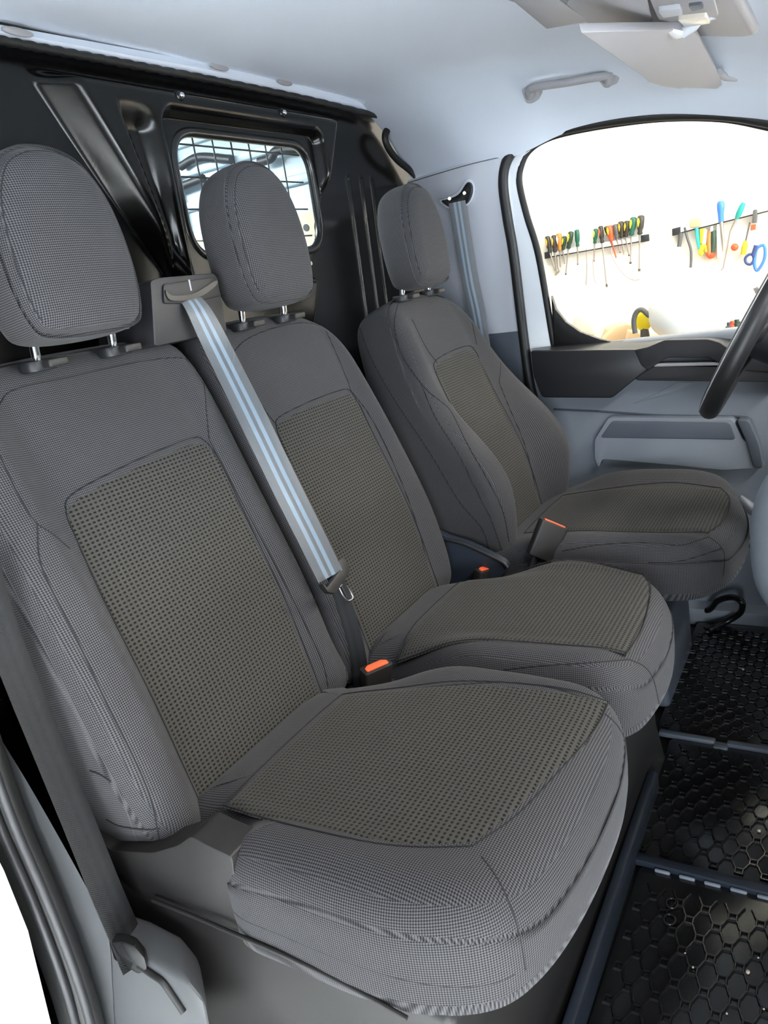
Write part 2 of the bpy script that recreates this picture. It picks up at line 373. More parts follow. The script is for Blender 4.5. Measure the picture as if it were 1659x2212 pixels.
def headrest(parent, cx, y, z, k=1.0):
    fr = Frame((cx, y, z), (1, 0, 0), (0, .12, 1))
    out = [(0, -.008), (.085, -.002), (.110, .022), (.120, .075), (.118, .135), (.106, .190), (.078, .234), (.040, .254), (0, .259), (-.040, .254), (-.078, .234), (-.106, .190), (-.118, .135), (-.120, .075), (-.110, .022), (-.085, -.002)]
    out = [(a*.935*k, b*k) for a, b in out]; rows = [(d, q, c*k, e) for d, q, c, e in ROWS_H]
    Hf = lambda a, b: -1.1*a*a-.5*(b-.12)**2
    o, bv = pillow('headrest', fr, out, Hf, rows, MT['tweed'], parent, 160, 24)
    ring_seam(fr, out, Hf, .015, 1, 0, .0086, o, sel=lambda a, b: a < .05 and b > .02, r=.0009)
    # gathered hem underneath
    hem = [fr.w(a, .002+.002*math.sin(a*300), c) for a, c in [(-.08, -.05), (-.04, -.048), (0, -.05), (.04, -.047), (.08, -.05)]]
    tube('hem', cr(hem, 6), .004, MT['tweed'], o, 8)
    return o
def posts(parent, xs, y, ztop, hz):
    for x in xs:
        p = tube('headrest_post', [(x, y+.002, ztop-.002), (x, y, ztop+.01), (x, y-.006, hz+.03)], .0068, MT['chrome'], parent, 14)
        L = rnd([(x-.026, y-.018), (x+.026, y-.018), (x+.026, y+.022), (x-.026, y+.022)], .018, 5)
        c = prism('post_collar', [(a, b, ztop-.012) for a, b in L], (0, 0, .016), MT['dark_plastic'], parent, .003, 2)
        L = rnd([(x-.006, y-.034), (x+.028, y-.034), (x+.028, y-.004), (x-.006, y-.004)], .005, 4)
        prism('release_tab', [(a, b, ztop-.008) for a, b in L], (0, 0, .011), MT['trim_plastic'], c, .002, 2)
bench = empty('bench_seat', (.46, -.2, 0), 'grey fabric double passenger bench seat with two backrests and two head restraints nearest the camera', 'seat')
NB = [(.476, -.06), (.477, .05), (.477, .2), (.477, .35), (.476, .5), (.472, .59), (.448, .637), (.38, .651), (.28, .654), (.18, .654), (.09, .648), (.03, .628), (-.005, .580), (-.018, .50), (-.026, .38), (-.030, .25), (-.030, .12), (-.022, .02), (0, -.045), (.05, -.068), (.15, -.072), (.35, -.072)]
def H_nb(a, b):
    f = 1-.45*ss(b, .30, .60)
    return f*(.046*(1-ss(a, .030, .095))+.018*ss(a, .392, .435))+.012*np.exp(-((b-.14)/.16)**2)-.02*ss(b, .45, .66)**2
ob_nb, bv_nb = pillow('backrest', BK, NB, H_nb, ROWS_B, MT['tweed'], bench)
ins = patch('backrest_insert', BK, H_nb, [(.078, -.045), (.2, -.05), (.396, -.045)], [(.396, -.045), (.399, .1), (.403, .25), (.407, .405)],
      [(.094, .390), (.098, .420), (.123, .441), (.25, .455), (.37, .460), (.398, .447), (.407, .405)], [(.078, -.045), (.076, .1), (.082, .25), (.094, .390)], MT['insert_back'], ob_nb)
for px in ([(0, 872), (30, 842), (150, 815), (300, 782), (385, 773), (425, 790), (440, 830), (446, 890), (452, 950)],
           [(0, 985), (30, 1050), (60, 1105), (80, 1132)], [(80, 1132), (115, 1155), (150, 1185)],
           [(80, 1132), (86, 1210), (112, 1275), (170, 1390), (230, 1520), (290, 1640), (325, 1725), (345, 1815)],
           [(452, 950), (520, 1080), (600, 1230), (660, 1350), (700, 1440), (712, 1515)],
           [(428, 795), (470, 870), (560, 1040), (640, 1200), (700, 1330), (745, 1440), (748, 1510)]):
    seam(bv_nb, px, ob_nb)
for px in ([(195, 1665), (215, 1672), (240, 1688)], [(230, 1770), (262, 1785), (320, 1792), (345, 1788)]): seam(bv_nb, px, ob_nb, r=.0016)
for px in ([(5, 1225), (60, 1330), (140, 1485), (200, 1600), (255, 1705), (290, 1800), (300, 1835)],): seam(bv_nb, px, ob_nb, MT['thread'], .0006)
MB_ = [(.483, -.06), (.482, .1), (.482, .3), (.482, .48), (.486, .58), (.508, .632), (.57, .650), (.66, .655), (.76, .654), (.84, .646), (.892, .618), (.922, .56), (.938, .46), (.948, .33), (.952, .2), (.950, .08), (.938, -.01), (.90, -.06), (.80, -.072), (.6, -.072)]
def H_mb(a, b):
    f = 1-.45*ss(b, .30, .60)
    return f*(.018*(1-ss(a, .515, .565))+.026*ss(a, .865, .915))+.012*np.exp(-((b-.14)/.16)**2)-.02*ss(b, .45, .66)**2
ob_mb, bv_mb = pillow('backrest', BK, MB_, H_mb, ROWS_B, MT['tweed'], bench)
patch('backrest_insert', BK, H_mb, [(.560, -.045), (.7, -.05), (.868, -.045)], [(.868, -.045), (.872, .1), (.874, .25), (.872, .405)],
      [(.578, .395), (.584, .425), (.605, .443), (.72, .452), (.84, .452), (.864, .440), (.872, .405)], [(.560, -.045), (.562, .1), (.568, .25), (.578, .395)], MT['insert_back'], ob_mb)
for px in ([(506, 760), (530, 735), (580, 712), (650, 697), (700, 705)], [(506, 760), (540, 830), (575, 890), (600, 920)],
           [(700, 705), (725, 760), (750, 820), (757, 842)], [(757, 842), (800, 900), (850, 1000), (900, 1130), (925, 1230), (935, 1290)],
           [(720, 1270), (750, 1340), (770, 1420), (774, 1500)]):
    seam(bv_mb, px, ob_mb)
# cushions
def H_cush(x0, x1):
    def f(a, b):
        e = .012*(1-ss(a, x0+.03, x0+.10))+.012*ss(a, x1-.10, x1-.03)
        return .425+e*ss(-b, .05, .2)+.022*ss(-b, -.02, .30)-.022*ss(-b, .44, .58)-.018*(1-ss(-b, -.05, .12))-.050*np.exp(-((a-.478)/.075)**2)*(1-ss(-b, .06, .26))-.055*ss(a, .80, .93)*(1-ss(-b, .06, .30))
    return f
NC = [(.43, .02), (.437, -.06), (.455, -.13), (.474, -.22), (.474, -.38), (.462, -.465), (.425, -.513), (.34, -.533), (.24, -.537), (.13, -.530), (.05, -.513), (-.002, -.482), (-.030, -.42), (-.040, -.33), (-.038, -.22), (-.036, -.165), (-.022, -.138), (.02, -.12), (.05, -.06), (.06, .02), (.2, .03)]
H_nc = H_cush(-.03, .47)
ob_nc, bv_nc = pillow('cushion', CUF, NC, H_nc, ROWS_C, MT['tweed'], bench, cf=lambda a, b: .012*ss(-b, .36, .50))
patch('cushion_insert', CUF, H_nc, [(.075, -.435), (.14, -.462), (.24, -.482), (.33, -.496), (.408, -.500)], [(.408, -.500), (.41, -.38), (.39, -.24), (.345, -.08)],
      [(.050, -.08), (.15, -.075), (.25, -.075), (.345, -.08)], [(.075, -.435), (.035, -.33), (.030, -.2), (.050, -.08)], MT['insert_seat'], ob_nc)
MC = [(.535, .02), (.525, -.06), (.500, -.13), (.482, -.22), (.482, -.38), (.495, -.460), (.535, -.505), (.61, -.522), (.70, -.526), (.79, -.516), (.858, -.492), (.902, -.446), (.924, -.38), (.934, -.28), (.930, -.18), (.905, -.09), (.885, .02), (.7, .03)]
H_mc = H_cush(.48, .955)
ob_mc, bv_mc = pillow('cushion', CUF, MC, H_mc, ROWS_C, MT['tweed'], bench, cf=lambda a, b: .012*ss(-b, .36, .50))
patch('cushion_insert', CUF, H_mc, [(.565, -.500), (.65, -.500), (.74, -.490), (.82, -.474), (.868, -.450)], [(.868, -.450), (.900, -.33), (.895, -.2), (.865, -.08)],
      [(.520, -.08), (.65, -.075), (.75, -.075), (.875, -.08)], [(.560, -.490), (.542, -.38), (.525, -.24), (.520, -.08)], MT['insert_seat'], ob_mc)
for px in ([(495, 1842), (620, 1850), (760, 1868), (880, 1884), (970, 1880), (1040, 1853)], [(1305, 1540), (1240, 1500), (1130, 1476), (1000, 1478), (880, 1490)]): seam(bv_nc, px, ob_nc)
ring_seam(CUF, NC, H_nc, .0, 0, .352, 0, ob_nc, sel=lambda x, y: y < -.1 and x < .02)
seam(bv_mc, [(860, 1478), (1000, 1458), (1150, 1440), (1270, 1432), (1360, 1425)], ob_mc)
for px in ([(1040, 1850), (1068, 1888), (1098, 1945), (1122, 2020), (1135, 2095)], [(1305, 1540), (1335, 1570), (1358, 1620), (1368, 1680)]): seam(bv_nc, px, ob_nc)
for px in ([(1360, 1425), (1392, 1440), (1412, 1470), (1425, 1530)],): seam(bv_mc, px, ob_mc)
headrest(bench, .230, .125, 1.058); headrest(bench, .697, .125, 1.058)
posts(bench, (.172, .314, .634, .768), .222, 1.022, 1.058)
# driver seat
drv = empty('driver_seat', (1.27, -.25, 0), 'single grey fabric driver seat with bolstered backrest on the far side behind the steering wheel', 'seat')
DB = Frame((1.25, -.06, .41), (1, 0, 0), (0, .302, .953))
hw = [(-.06, .17), (-.03, .215), (.04, .245), (.12, .264), (.20, .268), (.29, .262), (.38, .245), (.46, .224), (.54, .204), (.60, .180), (.635, .14), (.652, .07)]
DO = [(w_, b) for b, w_ in hw]+[(0, .655)]+[(-w_, b) for b, w_ in hw[::-1]]+[(0, -.068)]
def H_db(a, b):
    hb = .012+.078*np.exp(-((b-.15)/.20)**2)
    return hb*ss(A_(a), .115, .205)+.016*np.exp(-((b-.15)/.16)**2)-.02*ss(b, .45, .66)**2
ROWS_D = [(.030, 0, -.145, 0), (.008, 0, -.137, 0), (0, 0, -.11, 0), (0, 0, -.045, 0), (.001, 1, 0, .046), (.006, 1, 0, .026), (.018, 1, 0, .010), (.034, 1, 0, .002), (.05, 1, 0, 0)]
ob_db, bv_db = pillow('backrest', DB, DO, H_db, ROWS_D, MT['tweed'], drv, 220, 40)
patch('backrest_insert', DB, H_db, [(-.125, -.05), (0, -.055), (.125, -.05)], [(.125, -.05), (.128, .1), (.130, .25), (.128, .43)],
      [(-.132, .42), (-.130, .45), (-.105, .470), (0, .480), (.10, .478), (.124, .462), (.128, .43)], [(-.125, -.05), (-.128, .1), (-.132, .25), (-.132, .42)], MT['insert_back'], ob_db, nu=44)
for px in ([(865, 640), (852, 700), (870, 770), (920, 840), (950, 865)], [(890, 690), (920, 750), (945, 785)], [(950, 865), (975, 890), (1010, 960), (1050, 1030), (1085, 1100), (1100, 1170)],
           [(910, 830), (940, 900), (990, 980), (1030, 1060), (1060, 1120), (1085, 1190)],
           [(1004, 640), (1020, 700), (1030, 745)], [(1075, 750), (1082, 790), (1078, 825)], [(1078, 825), (1100, 880), (1130, 950), (1150, 1020), (1160, 1090)],
           [(775, 700), (800, 770), (850, 860), (930, 980), (990, 1080), (1040, 1140), (1058, 1190)]): seam(bv_db, px, ob_db)
DC = [(1.50, -.03), (1.525, -.15), (1.545, -.28), (1.550, -.38), (1.535, -.46), (1.49, -.53), (1.42, -.570), (1.30, -.590), (1.18, -.588), (1.08, -.57), (1.015, -.530), (.988, -.47), (.980, -.36), (.985, -.24), (.995, -.12), (1.01, -.03), (1.25, -.02)]
def H_dc(a, b):
    e = .022*(1-ss(a, 1.01, 1.10))+.032*ss(a, 1.42, 1.50)
    return .430+e*ss(-b, .08, .25)+.022*ss(-b, 0, .32)-.024*ss(-b, .50, .66)-.02*(1-ss(-b, 0, .14))
ROWS_DC = [(r[0], r[1], r[2]+.035, r[3]*1.05) for r in ROWS_C]
ob_dc, bv_dc = pillow('cushion', CUF, DC, H_dc, ROWS_DC, MT['tweed'], drv, 220, 40)
patch('cushion_insert', CUF, H_dc, [(1.105, -.530), (1.18, -.548), (1.27, -.552), (1.36, -.542), (1.425, -.515)], [(1.425, -.515), (1.445, -.4), (1.43, -.27), (1.40, -.12)],
      [(1.10, -.12), (1.2, -.115), (1.3, -.115), (1.40, -.12)], [(1.105, -.530), (1.085, -.4), (1.085, -.27), (1.10, -.12)], MT['insert_seat'], ob_dc, nu=44)
seam(bv_dc, [(1215, 1190), (1300, 1176), (1400, 1172), (1470, 1178), (1530, 1160)], ob_dc)
for px in ([(1530, 1160), (1552, 1175), (1565, 1200), (1562, 1245)], [(1400, 1215), (1470, 1212), (1560, 1185)]): seam(bv_dc, px, ob_dc)
headrest(drv, 1.25, .080, 1.042, .93); posts(drv, (1.178, 1.322), .165, 1.018, 1.048)
# ================================================================ cab shell
def st(o): o['kind'] = 'structure'; return o
# floor pan and door sills
st(box('floor', (.85, -.45, -.045), (2.0, 1.8, .05), MT['rubber'], None, .004))
st(prism('trim_1', [(1.60, .40, -.02), (1.60, -1.25, -.02), (1.60, -1.25, .035), (1.60, .40, .035)], (.16, 0, 0), MT['grey_plastic'], None, .008))
# bulkhead behind the seats: moulded black panel
def softramp(t, r):
    'straight ramp 0..1 with short rounded ends'
    q = lambda u: np.where(u < -r, 0, np.where(u > r, u, (u+r)**2/(4*r)))
    return q(t)-q(t-1)
def relief(x, z):
    l1 = .483+(1.425-z)*.617; l2 = .512+(1.48-z)*.51
    s = softramp((x-l1)/(l2-l1), .20)
    right = 1.361-(1.489-z)*.52; s = s*(1-ss(x, right-.012, right+.012))
    s = s*(1-ss(z, 1.472, 1.492+.0*x))
    h = .045*s
    # pocket round the window
    dx = np.maximum(np.abs(x-.985)-.245, 0); dz = np.maximum(np.abs(z-1.27)-.145, 0); d = np.sqrt(dx**2+dz**2)
    h = h-.027*(1-ss(d, .022, .045))*s
    # wedge shaped dent on the window's left
    wl = .600+(1.40-z)*.25; wr = .700-(1.40-z)*.02
    h = h-.022*ss(x, wl, wl+.012)*(1-ss(x, wr-.06*(z-1.14)/.26, wr+.006))*ss(z, 1.12, 1.2)*(1-ss(z, 1.40, 1.46))
    # vertical swages on the right, and low ribs behind the bench
    for xc in (1.43, 1.50, 1.56): h = h-.005*np.exp(-((x-xc+.03*(1.4-z))/.007)**2)*(1-ss(z, 1.34, 1.36))
    for zc in (.17, .33, .52, .70, .86): h = h+.022*np.exp(-((z-zc)/.028)**2)*(1-ss(x, .30, .42))*ss(x, .0, .06)
    return h
xs = np.linspace(-.16, 1.82, 480); zs = np.linspace(-.02, 1.575, 390)
def inwin(x, z):
    dx = max(abs(x-.985)-.195, 0); dz = max(abs(z-1.29)-.075, 0); return math.hypot(dx, dz) < .052
V = []; F = []; X, Z = np.meshgrid(xs, zs); Y = .43-relief(X, Z); nx = len(xs)
V = np.column_stack([X.ravel(), Y.ravel(), Z.ravel()])
for j in range(len(zs)-1):
    for i in range(nx-1):
        if inwin((xs[i]+xs[i+1])/2, (zs[j]+zs[j+1])/2): continue
        F.append([j*nx+i, j*nx+i+1, (j+1)*nx+i+1, (j+1)*nx+i])
wb = st(mo('wall_back', V, F, MT['black_panel']))
wb.modifiers.new('s', 'SOLIDIFY').thickness = .006; wb.modifiers['s'].offset = 1
wl = [(x, z) for x, z in rnd([(.738, 1.163), (1.232, 1.163), (1.232, 1.417), (.738, 1.417)], .075, 8)]
win = st(empty('window_1', (.985, .43, 1.29)))
ring_tube('window_seal', [(x, .412, z) for x, z in wl], .011, MT['black_gloss'], win, 10)
prism('window_pane', [(x, .421, z) for x, z in wl], (0, .004, 0), MT['window_glass'], win, 0)
for x in np.arange(.79, 1.23, .064): tube('grille_wire', [(x, .45, 1.14), (x, .45, 1.44)], .0021, MT['dark_plastic'], win, 6)
for z in np.arange(1.205, 1.42, .066): tube('grille_wire', [(.72, .453, z), (1.25, .453, z)], .0021, MT['dark_plastic'], win, 6)
for px in ((386, 208), (608, 245)):
    p = at(*px, 'y', .383); n_ = tube('bolt', [p+(0, .01, 0), p+(0, -.004, 0), p+(0, -.009, 0)], [.011, .011, .005], MT['black_gloss'], wb, 12)
    tube('bolt_head', [p+(0, -.006, 0), p+(0, -.011, 0), p+(0, -.0135, 0)], [.0062, .0058, .003], MT['chrome'], n_, 12)
p = at(664, 570, 'y', .40); c_ = box('latch_plate', p+np.array([0, .012, 0]), (.03, .02, .055), MT['black_gloss'], wb, .006)
tube('latch_stud', [p, p+(0, -.012, 0)], [.008, .005], MT['chrome'], c_, 12)
E0 = [(-60, 68), (0, 84), (200, 121), (420, 162), (640, 206), (770, 236), (830, 252)]
tube('foam_seal', [at(a, b+3, 'y', .388)+np.array([0, 0, .0012*math.sin(k*2.1)]) for k, (a, b) in enumerate(resample(cr(E0, 6), 90, False))], .0075, MT['rubber'], wb, 8)
tube('edge_seal', cr([at(a, b, 'y', .385) for a, b in ((828, 250), (845, 262), (832, 292), (838, 318), (858, 345), (890, 372), (915, 402), (930, 440))], 8), .010, MT['rubber'], wb, 8)
# headliner
YS = [.405, .30, .15, 0, -.15, -.35, -.55, -.75]
ZC = [1.548, 1.546, 1.536, 1.522, 1.502, 1.462, 1.408, 1.345]
XE = [(1.79, 1.33), (1.735, 1.325), (1.665, 1.325), (1.645, 1.335), (1.645, 1.362), (1.645, 1.350), (1.645, 1.30), (1.645, 1.225)]
rows = []
for k, y in enumerate(YS):
    z = ZC[k]; xe, ze = XE[k]; d = z-ze; w0 = xe-.47
    r = [(-.17, z-.105), (-.14, z-.072), (-.07, z-.036), (.06, z-.012), (.25, z), (.55, z+.002), (.85, z+.002), (1.1, z)]
    for t, f in ((.25, .02), (.45, .10), (.62, .27), (.77, .50), (.90, .78), (1, 1)): r.append((w0+.47*t, z-d*f))
    rows.append([(x, y, zz) for x, zz in r])
G = net(rows, 8, 8)
# soft dent above the pillar
P2 = G.reshape(-1, 3); dd = np.exp(-(((P2[:, 0]-1.50)/.10)**2+((P2[:, 1]-.12)/.09)**2)); P2[:, 2] -= .012*dd; P2[:, 0] += .010*dd
ceil = st(grid_obj('ceiling', G, MT['headliner'], None, (0, 0, .012)))
tr = st(empty('trim_2', (.7, .385, 1.53)))
E1 = resample(cr([(-60, 66), (0, 81), (200, 118), (420, 159), (640, 203), (770, 233), (845, 255)], 8), 40, False)
E2 = resample(cr([(-60, 38), (0, 53), (200, 90), (420, 131), (640, 176), (770, 207), (850, 230)], 8), 40, False)
Gs = np.array([[at(*p, 'y', .392) for p in E1], [at(*((p+q)/2), 'y', .386) for p, q in zip(E1, E2)], [at(*q, 'y', .392) for q in E2]])
grid_obj('rear_strip', Gs, MT['headliner'], tr, (0, .008, .0))
for a, b in ((36, 70), (472, 146), (613, 179), (829, 239)):
    p = at(a, b, 'y', .385); n_ = 14
    L = [p+np.array([.030*math.cos(t), 0, .0065*math.sin(t)]) for t in np.linspace(0, 2*math.pi, 18, endpoint=False)]
    prism('clip', L, (0, -.005, 0), MT['light_plastic'], tr, .002)
# far pillar trim, upper and lower
def pill(z, dz=0): 
    k = (1.335-z)*.06
    return [(1.735+k, .40, z), (1.685+k, .28, z), (1.648+k, .17, z), (1.640+k, .10, z), (1.645+k, .055, z), (1.672+k, .036, z), (1.70+k, .034, z)]
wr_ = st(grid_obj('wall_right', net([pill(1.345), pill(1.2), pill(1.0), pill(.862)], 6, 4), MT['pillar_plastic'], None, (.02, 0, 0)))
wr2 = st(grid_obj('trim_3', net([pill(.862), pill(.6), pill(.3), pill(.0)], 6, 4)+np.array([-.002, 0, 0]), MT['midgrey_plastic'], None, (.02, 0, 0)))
tube('trim_joint', [np.array(p)+(-.001, 0, .003) for p in cr(pill(1.335), 5)], .0014, MT['midgrey_plastic'], wr_, 6)
tube('trim_joint', cr([at(a, b, 'x', 1.70) for a, b in ((905, 252), (915, 275), (925, 310), (945, 335), (958, 360))], 5), .0025, MT['midgrey_plastic'], wr_, 6)
# far door: painted frame, rubber seals, glass and inner panel
SEAL = [(1900, 340), (1760, 285), (1659, 262), (1560, 247), (1440, 247), (1330, 258), (1230, 276), (1160, 296), (1115, 320), (1092, 355), (1087, 400), (1096, 470), (1110, 554), (1131, 729), (1146, 834), (1166, 900), (1190, 990), (1208, 1075), (1225, 1160)]
CHAN = [(1900, 350), (1760, 297), (1659, 273), (1560, 255), (1440, 254), (1330, 266), (1230, 284), (1176, 301), (1142, 325), (1126, 355), (1121, 395), (1137, 465), (1163, 554), (1193, 729), (1200, 760)]
seal = st(tube('trim_4', cr([at(a, b, 'x', 1.652) for a, b in SEAL], 8), .0145, MT['rubber'], None, 12))
tube('seal_lip', cr([at(a+(4 if i > 8 else 0), b+(0 if i > 8 else 4), 'x', 1.645) for i, (a, b) in enumerate(SEAL)], 8), .005, MT['dark_plastic'], seal, 6)
door = st(empty('door_1', (1.68, -.4, .6)))
fr_o = [at(a, b, 'x', 1.672) for a, b in cr(SEAL[:-3], 5)]; fr_i = [at(a, b, 'x', 1.672) for a, b in cr(CHAN, 5)]
fo = resample(fr_o, 80, False); fi = resample(fr_i, 80, False)
fm = fo*.5+fi*.5+np.array([-.004, 0, 0])
grid_obj('door_frame', np.array([fo+[.012, 0, 0], fo, fm, fi, fi+[.02, 0, 0]]), MT['white_paint'], door, (.012, 0, 0))
prism('door_edge', ats([(1150, 830), (1172, 858), (1192, 950), (1214, 1060), (1225, 1160), (1215, 1160), (1196, 1030), (1170, 900)], 'x', 1.668), (.02, 0, 0), MT['white_paint'], door, .002)
tube('window_channel', cr([at(a, b, 'x', 1.676) for a, b in CHAN], 8), .0105, MT['rubber'], door, 10, flat=((1, 0, 0), .7))
GL = [(1900, 350), (1760, 297), (1659, 273), (1560, 255), (1440, 254), (1330, 266), (1230, 284), (1176, 301), (1142, 325), (1126, 355), (1121, 395), (1137, 465), (1163, 554), (1193, 729), (1196, 760), (1450, 755), (1700, 760), (1950, 780)]
prism('window_pane', ats(GL, 'x', 1.684), (.004, 0, 0), MT['window_glass'], door, 0)
prism('corner_cover', ats([(1190, 638), (1200, 668), (1222, 696), (1252, 717), (1295, 733), (1335, 741), (1335, 752), (1196, 756)], 'x', 1.666), (.02, 0, 0), MT['black_gloss'], door, .003)
# inner panel
DPL = [at(1150, 752, 'x', 1.655), at(1950, 770, 'x', 1.655)]
z1 = .80
pan = [(1.655, .045, .02), (1.655, -1.15, .02), (1.655, -1.15, z1+.02), (1.655, .040, z1)]
prism('door_panel', pan, (.07, 0, 0), MT['grey_plastic'], door, .015, 3)
def dp(name, L, x, dx, m, bev=.008, parent=door, r=.010, seg=3):
    P = [at(a, b, 'x', x) for a, b in L]; P2 = rnd([(p[1], p[2]) for p in P], r, 4)
    return prism(name, [(x, a, b) for a, b in P2], (dx, 0, 0), m, parent, bev, seg)
grain(mat('door_black', (.011, .0115, .014), .36, 0, .8), 700, .15)
dp('armrest', [(1146, 757), (1377, 755), (1402, 775), (1410, 792), (1368, 822), (1322, 860), (1171, 859), (1152, 812)], 1.600, .075, MT['door_black'], .012)
dp('grab_handle', [(1370, 756), (1400, 750), (1435, 735), (1530, 733), (1555, 740), (1572, 752), (1700, 755), (1700, 806), (1566, 798), (1553, 784), (1530, 773), (1440, 773), (1414, 790), (1400, 800), (1385, 790)], 1.598, .03, MT['dark_plastic'], .007, r=.006)
dp('armrest_shelf', [(1414, 790), (1700, 794), (1700, 826), (1377, 822), (1368, 816)], 1.603, .07, MT['dark_plastic'], .006)
dp('trim_strip', [(1416, 786), (1552, 783), (1562, 789), (1412, 792)], 1.600, .03, MT['light_plastic'], .002, r=.002)
LG = [(1150, 752, 757), (1200, 746, 756), (1300, 738, 756), (1390, 733, 754), (1450, 730, 737), (1540, 727, 735), (1590, 725, 755), (1700, 722, 757)]
grid_obj('window_ledge', net([[at(a, c, 'x', 1.606) for a, b, c in LG], [at(a, (b+c)/2, 'x', 1.640)+np.array([0, 0, .001]) for a, b, c in LG], [at(a, b, 'x', 1.674) for a, b, c in LG]], 5, 4), MT['door_black'], door, (0, 0, -.012))
dp('swage', [(1400, 862), (1368, 872), (1420, 850), (1462, 826), (1470, 826), (1500, 826), (1450, 850)], 1.652, .01, MT['grey_plastic'], .004, r=.004)
dp('map_pocket', [(1284, 950), (1314, 902), (1584, 905), (1605, 952), (1638, 960), (1650, 1012), (1560, 1016), (1400, 1000), (1300, 992), (1292, 1012), (1284, 990)], 1.615, .05, MT['grey_plastic'], .010)
dp('pocket_recess', [(1296, 946), (1322, 909), (1576, 912), (1590, 950)], 1.6135, .01, MT['midgrey_plastic'], .003)
dp('pocket_end', [(1590, 906), (1618, 908), (1640, 960), (1650, 1010), (1628, 1010), (1612, 955)], 1.610, .05, MT['midgrey_plastic'], .006)
tube('groove', [at(1196, 884, 'x', 1.653), at(1290, 888, 'x', 1.653), at(1420, 897, 'x', 1.653), at(1600, 900, 'x', 1.653)], .003, MT['midgrey_plastic'], door, 6)
# near door aperture: grey sill trim and black rubber seal at the passenger side
grain(mat('near_trim', (.068, .071, .075), .55), 700, .15, colvar=.03)
nearp = st(empty('wall_left', (-.11, .1, .3)))
def npz(L, x=-.100): return [at(a, b, 'x', x) for a, b in L]
R1 = [(-60, 1490), (0, 1592), (60, 1690), (130, 1812), (185, 1912), (222, 1985), (236, 2022)]
L1 = [(-60, 1500), (0, 1675), (55, 1800), (110, 1920), (160, 2040), (195, 2130), (225, 2230)]
P = npz(cr(R1, 3))+npz([(262, 2036), (268, 2085), (280, 2105), (330, 2080), (405, 2128), (428, 2150), (445, 2180), (462, 2240)])+npz(cr(L1, 3))[::-1]
prism('pillar_trim', npz(cr(R1, 3))+npz([(240, 2060), (250, 2240), (240, 2240)])+npz(cr(L1, 3))[::-1], (.0, .0, .0) if 0 else (.012, .05, 0), MT['near_trim'], nearp, .004)
bt = prism('belt_cover', npz([(228, 2030), (262, 2052), (330, 2078), (404, 2118), (445, 2170), (470, 2300), (240, 2300), (222, 2180)], -.098), (.05, .06, 0), MT['near_trim'], nearp, .010, 3)
tube('belt_slot', cr(npz([(300, 2085), (330, 2106), (352, 2122), (372, 2150), (396, 2186)], -.101), 5), .0045, MT['rubber'], bt, 8)
SL = [(-90, 1480), (-25, 1680), (20, 1800), (75, 1925), (125, 2050), (160, 2150), (185, 2240)]
tube('aperture_seal', cr(npz(SL, -.125), 8), .038, MT['rubber'], nearp, 16, flat=((1, 0, 0), .6))
tube('seal_lip', cr(npz([(a-14, b) for a, b in SL], -.145), 8), .006, MT['dark_plastic'], nearp, 8)
tube('seal_lip', cr(npz([(a+18, b) for a, b in SL], -.145), 8), .006, MT['dark_plastic'], nearp, 8)
up = cr([at(-90, 1480, 'x', -.125), (-.125, .19, .9), (-.125, .17, 1.15), (-.125, .10, 1.31), (-.125, -.05, 1.365), (-.125, -.4, 1.34), (-.125, -.75, 1.22)], 8)
tube('aperture_seal', up, .024, MT['rubber'], nearp, 12)
grid_obj('pillar_panel', net([[(-.11, .20, 1.38), (-.13, .33, 1.38), (-.16, .45, 1.38)], [(-.11, .24, .9), (-.14, .33, .9), (-.17, .45, .9)], [(-.11, .26, .5), (-.14, .34, .5), (-.17, .45, .5)], [(-.11, .30, 0), (-.14, .36, 0), (-.17, .45, 0)]], 4, 6), MT['dark_plastic'], nearp, (-.02, 0, 0))
bsk = st(prism('trim_7', [(-.17, .21, 1.9), (-.17, .20, .9), at(-50, 1760, 'x', -.17), at(10, 1880, 'x', -.17), at(62, 2010, 'x', -.17), at(112, 2212, 'x', -.17), (-.17, .27, -.35), (-.17, 3.2, -.35), (-.17, 3.2, 1.9)], (-.01, 0, 0), MT['white_paint'], None, .002))
# cargo bay behind the bulkhead
st(box('floor', (.8, 1.85, -.03), (2.1, 2.7, .05), MT['midgrey_plastic'], None, .01)).name = 'floor_cargo'
mat('cargo_paint', (.42, .52, .58), .4); grain(mat('plywood', (.62, .53, .38), .7), 8, .1, .002, .2)
cw = st(box('wall_cargo', (1.86, 1.85, .85), (.04, 2.7, 1.75), MT['cargo_paint'], None, .01))
for z in (1.44, 1.56, 1.66): box('stiffener', (1.835, 1.7, z), (.03, 2.3, .035), MT['cargo_paint'], cw, .01)
for y in (.62, 1.45, 2.3): box('roof_post', (1.83, y, .9), (.05, .09, 1.6), MT['cargo_paint'], cw, .015)
pw = box('plywood_lining', (1.825, 1.15, .78), (.02, 1.25, 1.10), MT['plywood'], cw, .004)
for y, z in ((.86, 1.28), (.93, 1.27), (1.0, 1.29)): tube('lining_hole', [(1.812, y, z), (1.818, y, z)], .012, MT['dark_plastic'], pw, 10)
st(box('ceiling_cargo', (.8, 1.85, 1.78), (2.1, 2.7, .04), MT['cargo_paint'], None, .01))
st(box('wall_cargo_left', (-.22, 1.85, .85), (.04, 2.7, 1.75), MT['cargo_paint'], None, .01))
for px in ([(372, 410), (405, 398), (440, 385)], [(560, 350), (585, 342), (600, 325), (665, 322)], [(390, 360), (430, 340), (500, 345)]):
    P = cr([at(a, b, 'x', 1.80) for a, b in px], 5); tube('cable', P, .016, MT['dark_plastic'], cw, 8)
